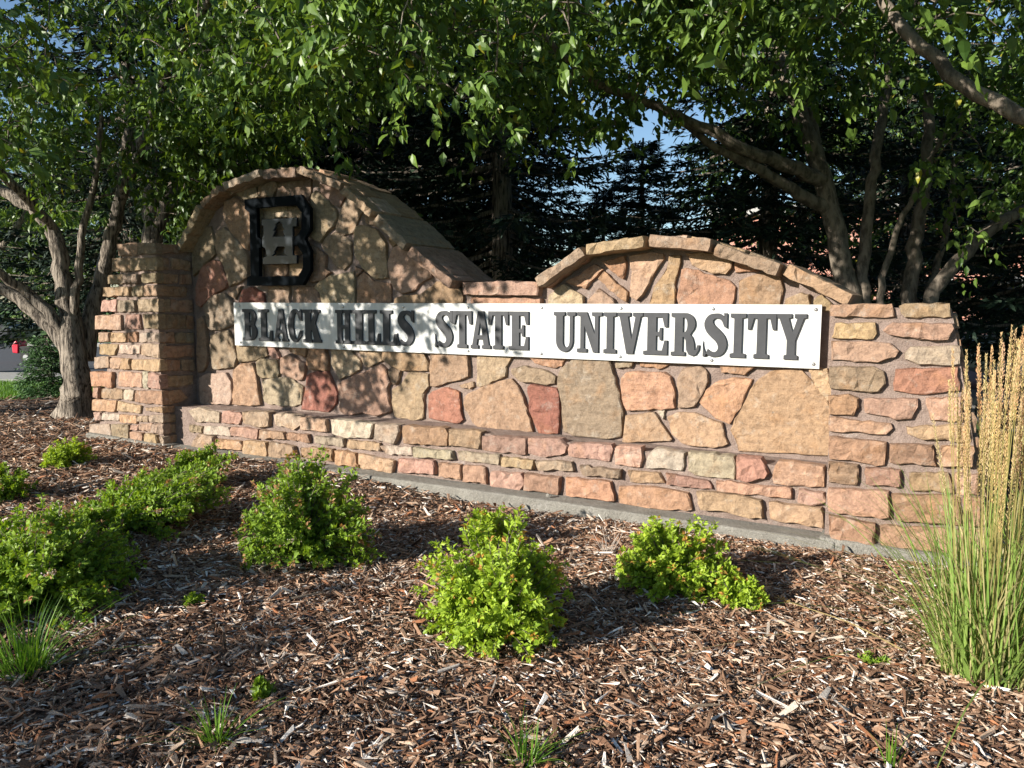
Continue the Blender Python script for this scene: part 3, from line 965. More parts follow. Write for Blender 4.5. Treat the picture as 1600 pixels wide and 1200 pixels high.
pr = MB().prism([(-0.465, -0.1), (0.43, -0.1), (0.40, 0.0), (0.12, 1.425), (-0.465, 1.425)], PIL_Y, 0.20).build("pillar", M["mortar"], wall)
pr["label"] = "lower coursed stone pillar beside the tall feather grass"
C1 = view(1280, 460, 5.4545); C2 = view(1280, 660, 5.0)
RPF = [
 ('wt', C1, [(110,85),(610,80),(640,190),(560,195),(100,185)]), ('t', C1, [(690,100),(740,80),(1100,75),(1115,190),(740,190)]),
 ('y', C1, [(150,245),(470,245),(485,330),(450,375),(110,370)]), ('pw', C1, [(550,310),(640,240),(1135,250),(1150,290),(1090,385),(960,390),(600,340)]),
 ('bt', C1, [(110,400),(420,410),(600,420),(675,480),(640,530),(500,575),(110,560)]), ('lt', C1, [(740,500),(790,450),(1190,440),(1190,595),(850,590),(740,550)]),
 ('gt', C1, [(90,620),(450,620),(545,660),(560,760),(500,825),(100,800)]), ('ro', C1, [(660,640),(1180,620),(1190,820),(850,845),(645,820)]),
 ('yo', C1, [(85,870),(250,860),(330,890),(325,960),(290,1025),(95,1020)]), ('po', C1, [(390,890),(835,890),(830,960),(780,1055),(640,1060),(400,1010)]), ('po', C1, [(920,890),(1210,880),(1215,1080),(960,1070)]),
 ('ot', C1, [(90,1045),(330,1080),(600,1100),(620,1140),(560,1190),(90,1165)]), ('yo', C2, [(690,30),(1140,20),(1150,140),(820,130),(700,90)]),
 ('wo', C2, [(85,110),(520,155),(505,335),(90,285)]), ('wb', C2, [(560,170),(880,180),(910,340),(560,310)]), ('ot', C2, [(960,190),(1200,190),(1200,340),(960,340)]),
 ('bw', C2, [(80,310),(300,335),(285,485),(80,465)]), ('pr', C2, [(370,355),(630,375),(630,500),(370,480)]), ('to', C2, [(710,400),(1000,400),(1040,550),(720,530)]), ('p', C2, [(1070,400),(1240,410),(1240,560),(1080,550)]),
 ('tw', C2, [(80,510),(540,540),(545,740),(470,745),(80,690)]), ('t', C2, [(570,560),(1080,580),(1100,800),(620,760)]), ('w', C2, [(1130,590),(1290,600),(1300,800),(1140,800)]),
 ('w', C2, [(80,720),(430,790),(435,970),(100,910)]), ('wt', C2, [(480,810),(1000,830),(1010,1020),(490,970)]), ('t', C2, [(1050,840),(1310,850),(1320,1030),(1060,1020)]),
]
for code, vw, pts in RPF:
    P = [at(vw(q), 1, PIL_Y - 0.02) for q in pts]
    stone([(p[0], p[2]) for p in P], pf, -0.05, rng.uniform(0.020, 0.045), pr, code, rough=0.0055)
MB().prism([(-0.50, -0.12), (0.47, -0.12), (0.46, 0.055), (-0.49, 0.085)], PIL_Y - 0.06, 0.1).build("plinth", M["concrete"], wall, bevel=0.02)

# coursed stones on the outer, sloping faces of both pillars
for par, xa, za, xb, zb, sg in ((pr, 0.40, 0.0, 0.12, 1.425, 1), (pl, -7.35, 0.08, -6.80, 1.955, -1)):
    def sf(u, v, w, xa=xa, za=za, xb=xb, zb=zb, sg=sg):
        return (xa + (xb - xa) * (v - za) / (zb - za) + sg * w, u, v)
    z = za + .02
    while z < zb - .07:
        h = min(rng.uniform(.09, .16), zb - .01 - z)
        cuts = [-.385, rng.uniform(-.22, -.02), .19]
        for k in range(2):
            q = [(cuts[k] + .012, z + .01), (cuts[k + 1] - .012, z + .01), (cuts[k + 1] - .012, z + h - .012), (cuts[k] + .012, z + h - .012)]
            if sg < 0:
                q = q[::-1]
            stone(q, sf, -.04, rng.uniform(.015, .03), par, random.choice(['t', 'wt', 'p', 'o', 'g', 'y']), rough=.005, grow=.004)
        z += h

# ------------------------------------------------------------------ name panel with raised letters
SX0, SX1, SZ0, SZ1 = -5.715, -0.572, 1.041, 1.442
SY = -0.062
sign = empty("name_panel", ((SX0 + SX1) / 2, SY, SZ0))
tag(sign, "long white metal name panel with charcoal raised letters bolted to the wall", "sign")
SO = np.array(sign.location)
pb = MB().box(SX0 - SO[0], SX1 - SO[0], -0.006, 0.004, 0, SZ1 - SZ0).build("plate", M["panel"], sign, bevel=0.002)
tops = [375, 450, 537, 631, 732, 847, 971, 1115, 1278]
for px in tops:
    for zz in (SZ1 - 0.03, SZ0 + 0.03):
        X = at((px, 478), 1, SY)[0]
        X = min(max(X, SX0 + .035), SX1 - .035)
        mb = MB().cyl((X - SO[0], -0.006, zz - SO[2]), (0, -1, 0), 0.0125, 0.006, 12, 0.0105)
        mb.cyl((X - SO[0], -0.012, zz - SO[2]), (0, -1, 0), 0.0105, 0.004, 12, 0.004)
        mb.build("bolt", M["steel"], sign)
# stand-offs behind the plate
for X in (-5.5, -4.2, -3.0, -1.8, -0.75):
    for zz in (0.06, 0.34):
        MB().cyl((X - SO[0], 0.004, zz), (0, 1, 0), 0.01, 0.066, 8).build("standoff", M["steel"], sign)


def arc(cx, cy, rx, ry, a0, a1, n=10):
    return [(cx + rx * math.cos(math.radians(a0 + (a1 - a0) * i / n)), cy + ry * math.sin(math.radians(a0 + (a1 - a0) * i / n))) for i in range(n + 1)]


def stroke(pts, ws):
    pts = np.array(pts, float)
    t = np.gradient(pts, axis=0)
    t /= np.linalg.norm(t, axis=1, keepdims=True)
    nn = np.stack([-t[:, 1], t[:, 0]], 1)
    w = np.array(ws)[:, None] / 2
    return [tuple(p) for p in pts + nn * w] + [tuple(p) for p in (pts - nn * w)[::-1]]


def glyph(ch):
    if ch == 'I':
        return 46, [[(0,0),(46,0),(46,9),(35,11),(35,89),(46,91),(46,100),(0,100),(0,91),(11,89),(11,11),(0,9)]]
    if ch == 'L':
        return 60, [[(0,0),(60,0),(60,33),(51,33),(46,12),(34,11),(34,89),(44,91),(44,100),(0,100),(0,91),(11,89),(11,11),(0,9)]]
    if ch == 'A':
        return 74, [[(0,0),(29,0),(29,9),(23,10),(26,25),(45,25),(48,10),(42,9),(42,0),(74,0),(74,9),(68,10),(49,100),(27,100),(6,10),(0,9)],
                    [(28,36),(43,36),(35.5,74)]]
    if ch == 'K':
        return 76, [[(0,0),(38,0),(38,9),(33,10),(33,32),(37,39),(46,10),(41,9),(41,0),(76,0),(76,9),(71,10),(52,58),(65,90),(71,91),(71,100),(41,100),(41,91),(47,90),(33,58),(33,90),(38,91),(38,100),(0,100),(0,91),(10,89),(10,11),(0,9)]]
    if ch == 'H':
        return 76, [[(0,0),(37,0),(37,9),(31,10),(31,44),(46,44),(46,10),(40,9),(40,0),(76,0),(76,9),(67,10),(67,90),(76,91),(76,100),(40,100),(40,91),(46,90),(46,56),(31,56),(31,90),(37,91),(37,100),(0,100),(0,91),(9,90),(9,10),(0,9)]]
    if ch == 'T':
        return 68, [[(16,0),(52,0),(52,9),(45,11),(45,89),(53,89),(60,64),(68,64),(68,100),(0,100),(0,64),(8,64),(15,89),(23,89),(23,11),(16,9)]]
    if ch == 'E':
        return 62, [[(0,0),(62,0),(62,35),(54,35),(48,11),(33,11),(33,45),(40,45),(42,35),(48,35),(48,65),(42,65),(40,55),(33,55),(33,89),(48,89),(54,66),(62,66),(62,100),(0,100),(0,91),(10,90),(10,10),(0,9)]]
    if ch == 'N':
        return 76, [[(0,0),(31,0),(31,9),(22,10),(22,66),(50,0),(66,0),(66,90),(76,91),(76,100),(45,100),(45,91),(54,90),(54,44),(30,100),(0,100),(0,91),(10,90),(10,10),(0,9)]]
    if ch == 'V':
        return 74, [[(27,0),(47,0),(68,90),(74,91),(74,100),(45,100),(45,91),(52,90),(41,34),(31,90),(38,91),(38,100),(0,100),(0,91),(6,90)]]
    if ch == 'Y':
        return 76, [[(20,0),(56,0),(56,9),(49,11),(49,42),(69,90),(76,91),(76,100),(45,100),(45,91),(52,90),(41,60),(31,90),(38,91),(38,100),(0,100),(0,91),(6,90),(27,42),(27,11),(20,9)]]
    if ch == 'U':
        return 74, [[(0,100),(0,91),(8,90),(8,30)] + arc(37, 28, 29, 29, 180, 360, 16) + [(66,90),(74,91),(74,100),(45,100),(45,91),(54,90),(54,28)]
                    + arc(43, 26, 11, 15, 0, -180, 10) + [(32,90),(38,91),(38,100)]]
    if ch == 'C':
        return 64, [[(64,66),(64,100),(57,100),(54,93)] + arc(32, 50, 32, 51, 58, 302, 22) + [(62,20),(64,36),(55,36)] + arc(39, 50, 13, 40, -48, -312, 16) + [(54,66)]]
    if ch == 'B':
        return 68, [[(0,0),(38,0)] + arc(38, 27, 29, 27, -80, 55, 10) + arc(38, 75, 26, 25, -40, 80, 10) + [(38,100),(0,100),(0,91),(10,90),(10,10),(0,9)],
                    [(33,11)] + arc(35, 29, 9, 18, -80, 80, 8) + [(33,47)],
                    [(33,57)] + arc(35, 73, 8, 16, -80, 80, 8) + [(33,89)]]
    if ch == 'R':
        return 80, [[(0,0),(40,0),(40,9),(33,10),(33,44),(36,44),(41,36),(43,14),(50,3),(60,0),(70,3),(78,14),(80,26),(73,26),(70,15),(66,15),(65,30),(60,44),(54,50)]
                    + arc(40, 75, 27, 25, -48, 80, 10) + [(38,100),(0,100),(0,91),(10,90),(10,10),(0,9)],
                    [(33,55)] + arc(36, 72, 9, 17, -80, 80, 8) + [(33,89)]]
    if ch == 'S':
        cl = [(58,72),(54,86),(44,93.5),(31,95),(18,90),(13,77),(18,65),(32,54),(46,43),(53,28),(48,12),(34,5),(20,6),(9,14),(4,28)]
        ws = [7,9,11,10,16,23,25,26,25,23,16,10,11,9,7]
        o = np.array(cl, float)
        tt_ = np.linspace(0, len(cl) - 1, 43)
        P = np.stack([np.interp(tt_, range(len(cl)), o[:, 0]), np.interp(tt_, range(len(cl)), o[:, 1])], 1)
        for _ in range(3):
            P[1:-1] = 0.5 * P[1:-1] + 0.25 * (P[:-2] + P[2:])
        Wd = np.interp(tt_, range(len(ws)), ws)
        s = stroke(P, Wd)
        k = len(P)
        # spurs on the two ends
        s = s[:k] + [(0,36),(0,0),(7,0)] + s[k + 3:2 * k - 3] + [(54,100),(62,100),(62,66)]
        return 62, [s]


# letter edges read off the panel
U1 = lambda x: 350 + x / 3.3333
U2 = lambda x: 820 + x / 3.3333
text = [('B', U1, 97, 172), ('L', U1, 180, 251), ('A', U1, 258, 333), ('C', U1, 333, 405), ('K', U1, 410, 506),
        ('H', U1, 580, 662), ('I', U1, 668, 737), ('L', U1, 738, 812), ('L', U1, 812, 899), ('S', U1, 901, 987),
        ('S', U1, 1099, 1188), ('T', U1, 1190, 1290), ('A', U1, 1284, 1388), ('T', U1, 1376, 1480), ('E', U1, 1482, 1586),
        ('U', U2, 150, 264), ('N', U2, 272, 401), ('I', U2, 410, 476), ('V', U2, 482, 614), ('E', U2, 618, 744), ('R', U2, 762, 913),
        ('S', U2, 929, 1052), ('I', U2, 1070, 1152), ('T', U2, 1160, 1309), ('Y', U2, 1312, 1467)]
LZ0, LZ1 = 1.094, 1.383
for ch, f, a, b_ in text:
    xa, xb = at((f(a), 515), 1, SY - .02)[0], at((f(b_), 515), 1, SY - .02)[0]
    w, loops = glyph(ch)
    sx = (xb - xa) / w
    sz = (LZ1 - LZ0) / 100
    L2 = [[(xa - SO[0] + p[0] * sx, LZ0 - SO[2] + p[1] * sz) for p in lp] for lp in loops]
    me = outline_mesh("letter", L2, -0.0062, -0.0215, M["letter"], 0.0016)
    link(bpy.data.objects.new("letter", me), sign)

# ------------------------------------------------------------------ block B emblem
EY = -0.105
emb = empty("letter_emblem", (-5.1, EY, 1.60))
tag(emb, "glossy black cut-metal block letter B with pine tree cutouts mounted on the arch", "emblem")
EO = np.array(emb.location)
ev = view(380, 295, 7.742)


def el(pts):
    out = []
    for q in pts:
        p = at(ev(q), 1, EY)
        out.append((p[0] - EO[0], p[2] - EO[2]))
    return out


outer = el([(35,130),(720,75),(828,235),(830,500),(762,605),(835,750),(835,990),(742,1165),(65,1175),(65,1075),(112,1050),(95,290),(38,245)])
hole = el([(185,235),(660,200),(725,290),(722,490),(672,575),(612,575),(612,690),(675,690),(742,790),(742,950),(690,1058),(215,1062),(212,720),(240,715),(235,600),(190,590)])
me = outline_mesh("frame", [outer, hole], 0.018, -0.022, M["black_metal"], 0.003)
link(bpy.data.objects.new("frame", me), emb)
plate = el([(240,372),(660,350),(662,455),(612,458),(612,580),(668,580),(668,685),(612,685),(614,800),(662,805),(662,905),(252,915),(252,835),(300,815),(280,720),(245,700),(242,600),(262,560),(262,450),(240,445)])
tree1 = el([(450,392),(498,435),(478,432),(515,500),(492,506),(518,578),(372,580),(402,510),(378,508),(412,445),(395,440)])
tree2 = el([(425,700),(510,700),(525,730),(505,738),(520,765),(500,770),(545,808),(360,812),(402,775),(385,770),(405,740)])
M["gleam_black"] = mat_plain("black_metal_gleam_tint", (0.016, 0.021, 0.026), 0.25, 0.0, 0.3, nscale=4, namp=0.6)  # the frame's black metal, coloured lighter and bluer for the gleam on it
me = outline_mesh("inner_plate", [plate, tree1, tree2], 0.012, -0.016, M["gleam_black"], 0.002)
o = link(bpy.data.objects.new("inner_plate", me), emb)
o["label"] = "inner black plate with two pine tree cutouts"
for (u, v) in ((110, 180), (120, 1110), (700, 150), (720, 1100), (770, 400), (780, 860)):
    p = at(ev((u, v)), 1, EY)
    MB().cyl((p[0] - EO[0], 0.012, p[2] - EO[2]), (0, 1, 0), 0.012, 0.08, 8).build("standoff", M["steel"], emb)


# ------------------------------------------------------------------ plants
def norm(a):
    return a / np.maximum(np.linalg.norm(a, axis=-1, keepdims=True), 1e-9)


LEAF_V = np.array([(0, 0, 0), (-.25, .30, .07), (0, .31, 0), (.25, .30, .07), (-.20, .62, .05), (0, .64, -.03), (.20, .62, .05), (0, 1, -.14)])
LEAF_T = np.array([(0, 2, 1), (4, 5, 7), (0, 3, 2), (5, 6, 7)])
LEAF_Q = np.array([(1, 2, 5, 4), (2, 3, 6, 5)])
SMALL_V = np.array([(0, 0, 0), (-.26, .42, .10), (0, .45, 0), (.26, .42, .10), (0, 1, -.08)])
SMALL_T = np.array([(0, 2, 1), (1, 2, 4), (0, 3, 2), (2, 3, 4)])
DIA_V = np.array([(0, 0, 0), (-.5, .45, 0), (.5, .45, 0), (0, 1, 0)])
DIA_T = np.array([(0, 2, 1), (1, 2, 3)])


def leaf_cloud(P, D, Nn, S, C, kind="leaf", wid=1.0):
    """one small leaf per row: base P, pointing D, facing Nn, length S"""
    D = norm(D)
    X = norm(np.cross(D, Nn))
    Z = np.cross(X, D)
    base, T_, Q_ = {"leaf": (LEAF_V, LEAF_T, LEAF_Q), "small": (SMALL_V, SMALL_T, None), "dia": (DIA_V, DIA_T, None)}[kind]
    n, k = len(P), len(base)
    wid = np.asarray(wid)
    sx = S * wid
    V = (P[:, None, :] + X[:, None, :] * (base[None, :, 0:1] * sx[:, None, None])
         + D[:, None, :] * (base[None, :, 1:2] * S[:, None, None]) + Z[:, None, :] * (base[None, :, 2:3] * S[:, None, None]))
    offs = (np.arange(n) * k)[:, None, None]
    F = [(T_[None] + offs).reshape(-1, 3)]
    if Q_ is not None:
        F.append((Q_[None] + offs).reshape(-1, 4))
    return V.reshape(-1, 3), F, np.repeat(C, k, 0)


def tube(path, radii, sides, ridges=0.0, seed=0):
    path = np.asarray(path, float)
    t = norm(np.gradient(path, axis=0))
    ref = np.array([0.31, 0.17, 0.93]) if abs(t[0][2]) < 0.9 else np.array([1.0, 0.2, 0.1])
    a = norm(np.cross(t, ref))
    b_ = np.cross(t, a)
    th = np.arange(sides) * 2 * math.pi / sides
    rr = np.asarray(radii)[:, None] * np.ones((1, sides))
    if ridges:
        g = np.random.default_rng(seed)
        rr = rr * (1 + ridges * (np.sin(th * 5 + g.uniform(0, 6))[None] + g.normal(0, .6, (len(path), sides))))
    V = path[:, None, :] + a[:, None, :] * (np.cos(th)[None, :, None] * rr[..., None]) + b_[:, None, :] * (np.sin(th)[None, :, None] * rr[..., None])
    k = len(path)
    i, j = np.meshgrid(np.arange(k - 1), np.arange(sides), indexing='ij')
    q = np.stack([i * sides + j, i * sides + (j + 1) % sides, (i + 1) * sides + (j + 1) % sides, (i + 1) * sides + j], -1).reshape(-1, 4)
    return V.reshape(-1, 3), q


def spline(pts, n):
    pts = np.asarray(pts, float)
    if len(pts) < 3:
        return np.array([pts[0] + (pts[-1] - pts[0]) * t for t in np.linspace(0, 1, n)])
    d = np.concatenate([[0], np.cumsum(np.linalg.norm(np.diff(pts, axis=0), axis=1))])
    tt_ = np.linspace(0, d[-1], n)
    out = np.stack([np.interp(tt_, d, pts[:, i]) for i in range(pts.shape[1])], 1)
    for _ in range(2):
        out[1:-1] = .5 * out[1:-1] + .25 * (out[:-2] + out[2:])
    return out


def join(items):
    VV, FF, off_ = [], [], 0
    for v, f in items:
        VV.append(v)
        FF.append(f + off_)
        off_ += len(v)
    return np.concatenate(VV), [np.concatenate(FF)]


def make_tree(name, base, limbs, lobes, label, seed, bark, leaf=0.100, per=24, dark=1.0, group=None, sag=0.25):
    """limbs: list of (points, r0, r1) in world space; lobes: list of (centre, radii, count)"""
    g = np.random.default_rng(seed)
    root = empty(name, base)
    tag(root, label, "tree", group)
    B0 = np.array(base, float)
    items, nodes, nrad = [], [], []
    for k, (pts, r0, r1) in enumerate(limbs):
        L = np.sum(np.linalg.norm(np.diff(np.array(pts), axis=0), axis=1))
        n = max(6, int(L / 0.12))
        p = spline(pts, n)
        p = p + np.concatenate([np.zeros((1, 3)), g.normal(0, 0.012, (n - 1, 3))])
        r = r0 + (r1 - r0) * np.linspace(0, 1, n) ** 0.8
        if pts[0][2] < 0.3:
            r = r * (1 + 0.75 * np.exp(-np.linspace(0, L, n) / 0.16))
        items.append(tube(p - B0, r, 14 if r0 > .05 else 8, 0.035, k))
        keep = p[:, 2] > 1.9
        nodes.append(p[keep])
        nrad.append(r[keep])
    v, f = join(items)
    mobj("trunk", v, f, bark, root, smooth=True)
    nodes = np.concatenate(nodes)
    tg = []
    for c, rad, cnt in lobes:
        k = max(4, cnt // 6)
        d = norm(g.normal(0, 1, (k, 3)))
        rr = g.uniform(0.08, 1, k) ** 0.42
        ctr = np.array(c) + d * rr[:, None] * np.array(rad)
        tg.append(ctr[g.integers(0, k, cnt)] + g.normal(0, 1, (cnt, 3)) * np.array([.25, .25, .14]))
    tg = np.concatenate(tg)
    d0 = np.min(np.linalg.norm(tg[:, None, :] - nodes[None, ::3, :], axis=2), axis=1)
    tg = tg[np.argsort(d0)]
    cap = np.zeros((len(nodes) + len(tg) * 4, 3))
    cap[:len(nodes)] = nodes
    m_ = len(nodes)
    br, dirs = [], []
    for t in tg:
        dd = np.sum((cap[:m_] - t) ** 2, axis=1) + 0.6 * np.maximum(0, cap[:m_, 2] - t[2]) ** 2
        a = cap[np.argmin(dd)]
        L = np.linalg.norm(t - a) + 1e-6
        s = np.array([0, .33, .66, 1.0])[:, None]
        p = a + (t - a) * s + np.array([0, 0, 1]) * (0.12 * L * np.sin(s * math.pi)) + np.concatenate([np.zeros((1, 3)), g.normal(0, .03 * L, (3, 3))])
        r_ = np.clip(0.006 + 0.006 * L, .004, .02)
        br.append((p - B0, np.array([r_, r_ * .8, r_ * .6, r_ * .35])))
        cap[m_:m_ + 3] = p[1:]
        m_ += 3
        dirs.append(norm((p[3] - p[1]) + 1e-6))
    v, f = join([tube(p, r, 4) for p, r in br])
    mobj("branches", v, f, bark, root, smooth=True)["kind"] = "stuff"
    # leaves along a short drooping shoot at every tip
    dirs = np.array(dirs)
    n = len(tg)
    sd = norm(dirs + g.normal(0, .45, (n, 3)) + np.array([0, 0, -0.15]))
    s = g.uniform(-0.35, 1, (n, per))
    Ls = g.uniform(.22, .5, n)
    P = tg[:, None, :] + sd[:, None, :] * (s * Ls[:, None])[..., None]
    P[..., 2] -= sag * (np.maximum(s, 0) ** 2) * Ls[:, None]
    P += g.normal(0, .035, P.shape)
    D = norm(sd[:, None, :] * .5 + g.normal(0, .6, (n, per, 3)) + np.array([0, 0, -.55]))
    Nn = norm(g.normal(0, .6, (n, per, 3)) + np.array([-.25, -.45, .8]))
    S = g.uniform(.45, 1.3, (n, per)) * leaf
    c1, c2 = np.array([.036, .080, .014]), np.array([.165, .255, .042])
    C = c1 + (c2 - c1) * g.beta(1.6, 1.8, (n, per, 1)) * (0.75 + 0.5 * g.random((n, 1, 1)))
    yl = g.random((n, per)) < .012
    C[yl] = (.30, .28, .03)
    C = C * dark
    P = P.reshape(-1, 3)
    v, f, c = leaf_cloud(P - B0, D.reshape(-1, 3), Nn.reshape(-1, 3), S.reshape(-1), C.reshape(-1, 3), "leaf", g.uniform(.8, 1.15, len(P)))
    mobj("crown", v, f, M["leaf"], root, cols=c)
    return root


# the tree beside the taller pillar: forked trunk, limbs spreading to both sides
D1 = 9.15
A = lambda x, y, d=D1: tuple(atd(x, y, d))
tb = tuple(at((122, 655), 2, 0.02))
limbs = [
 ([tb, A(121, 610), A(120, 575), A(112, 545), A(108, 500)], .185, .13),
 ([A(112, 555), A(99, 530), A(70, 500), A(29, 466), A(-20, 440), A(-120, 380, 8.8)], .10, .045),
 ([A(108, 530), A(85, 500, 9.0), A(50, 460, 9.0), A(10, 432, 8.8), A(-60, 400, 8.4)], .08, .04),
 ([A(108, 505), A(98, 440), A(84, 360), A(52, 322), A(0, 298), A(-80, 240)], .115, .05),
 ([A(110, 505), A(120, 440, 9.05), A(131, 350, 9.0), A(152, 272, 8.9), A(160, 180, 8.6)], .055, .025),
 ([A(130, 560, 9.3), A(148, 480, 9.4), A(166, 400, 9.4), A(186, 320, 9.3), A(200, 200, 9.1)], .13, .05),
 ([A(186, 320, 9.3), A(260, 120, 8.6), A(330, -10, 7.8), A(430, -40, 7.0), A(520, 0, 6.4), A(620, 60, 6.0), A(690, 120, 5.8)], .06, .012),
 ([A(84, 360), A(-60, 200, 8.0), (-7.6, -1.6, 3.2), (-7.0, -2.8, 3.4)], .06, .02),
]
left_tree = make_tree("forked_tree", (tb[0], tb[1], 0.0), limbs, [
 ((-8.6, .6, 4.6), (3.2, 2.6, 2.1), 520), ((-7.35, -2.6, 3.55), (2.0, 1.8, 1.35), 270), ((-6.75, -2.9, 2.85), (1.6, 1.1, .8), 130), ((-5.6, .55, 4.05), (1.7, .9, .95), 250),
 ((-3.75, -.55, 3.72), (1.4, .55, .85), 210), ((-7.0, 1.4, 3.6), (1.4, 1.2, .9), 150)],
 "leafy tree with furrowed forked trunk beside the taller pillar", 3, M["bark"], dark=1.06)

# a second tree behind it, trunk rising behind the taller pillar
D2 = 10.4
b2 = tuple(atd(238, 640, D2)); b2 = (b2[0], b2[1], 0.0)
make_tree("twin_trunk_tree", b2, [
 ([b2, A(236, 520, D2), A(232, 400, D2), A(236, 320, D2), A(236, 240, D2), A(220, 120, D2)], .17, .06),
 ([A(234, 400, D2), A(250, 340, D2), A(268, 290, D2), A(300, 200, D2), A(340, 80, D2)], .11, .04),
 ([A(250, 345, D2), A(285, 305, D2), A(310, 300, D2)], .02, .008)],
 [((b2[0] + .6, b2[1] + .8, 4.4), (2.6, 2.2, 2.4), 240), ((b2[0] + 1.8, b2[1] - .1, 3.0), (1.3, 1.0, .8), 150)],
 "leafy tree with leaves coloured darker for shade, twin trunks behind the taller pillar", 8, M["bark"], dark=.75)  # leaf colour turned down to stand for shade under the canopy

# multi-stemmed tree behind the lower hump
DR = 8.0
rb = atd(1395, 680, DR); rb = (rb[0], rb[1], 0.0)
A = lambda x, y, d=DR: tuple(atd(x, y, d))
limbs = [
 ([rb, A(1352, 560), A(1322, 445), A(1302, 350), A(1288, 282), A(1266, 225), A(1238, 150), A(1215, 40)], .145, .07),
 ([A(1289, 285), A(1230, 258, 7.8), A(1160, 230, 7.6), A(1080, 190, 7.4), A(1000, 155, 7.2), A(945, 140, 7.0), A(885, 95, 6.8), A(830, 30, 6.6)], .085, .02),
 ([A(1296, 330), A(1240, 294, 7.9), A(1180, 260, 7.7), A(1115, 228, 7.6), A(1040, 175, 7.5)], .075, .03),
 ([A(1290, 290), A(1275, 220, 8.1), A(1262, 150, 8.1), A(1258, 60, 8.0)], .06, .03),
 ([rb, A(1360, 560), A(1346, 445), A(1356, 325), A(1370, 225), A(1388, 110), A(1396, 20)], .075, .045),
 ([rb, A(1375, 560, 7.9), A(1376, 450, 7.8), A(1400, 362, 7.8), A(1436, 282, 7.7), A(1470, 217, 7.6), A(1508, 172, 7.5)], .055, .018),
 ([rb, A(1412, 560, 8.2), A(1422, 445, 8.2), A(1431, 360, 8.2), A(1446, 280, 8.2), A(1452, 150, 8.1)], .11, .05),
 ([rb, A(1425, 560), A(1462, 448), A(1516, 388), A(1566, 344), A(1625, 318), A(1720, 240)], .095, .05),
 ([rb, A(1430, 560, 8.4), A(1455, 440, 8.5), A(1480, 360, 8.6), A(1490, 250, 8.6)], .06, .03),
]
make_tree("multi_stem_tree", rb, limbs, [
 ((-.4, 3.7, 5.0), (3.4, 2.4, 1.6), 620), ((-2.45, 1.6, 4.05), (2.1, 1.5, 1.0), 480), ((.55, 3.0, 2.75), (.65, .6, .6), 60),
 ((-4.4, 2.2, 5.0), (1.8, 1.6, 1.3), 200), ((1.8, 3.2, 4.0), (1.2, 1.2, 1.0), 130)],
 "multi-stemmed tree with smooth grey stems behind the lower hump", 21, M["bark2"])

# a tree standing beside the bed, one limb reaching over the wall
ob = (3.9, 0.3, 0.0)
make_tree("overhanging_tree", ob, [
 ([ob, (3.8, .3, .9), (3.5, .3, 1.6)], .20, .14),
 ([(3.5, .3, 1.6), (2.2, .25, 2.1), A(1600, 188, 4.6), A(1540, 155, 4.7), A(1490, 118, 4.8), A(1440, 80, 4.9), A(1418, 48, 5.0), A(1375, 0, 5.1), A(1300, -70, 5.3)], .095, .03),
 ([(3.5, .3, 1.6), (3.3, .6, 2.8), (2.8, 1.0, 4.0)], .11, .05)],
 [((.75, .75, 4.05), (1.9, 1.3, 1.0), 330), ((3.0, .8, 4.2), (1.5, 1.5, 1.3), 160), ((-.9, .55, 3.95), (1.1, .8, .7), 130), ((-.5, -1.2, 3.55), (1.2, .8, .42), 130)],
 "tree with a thick bare limb slanting over the lower pillar", 31, M["bark2"])


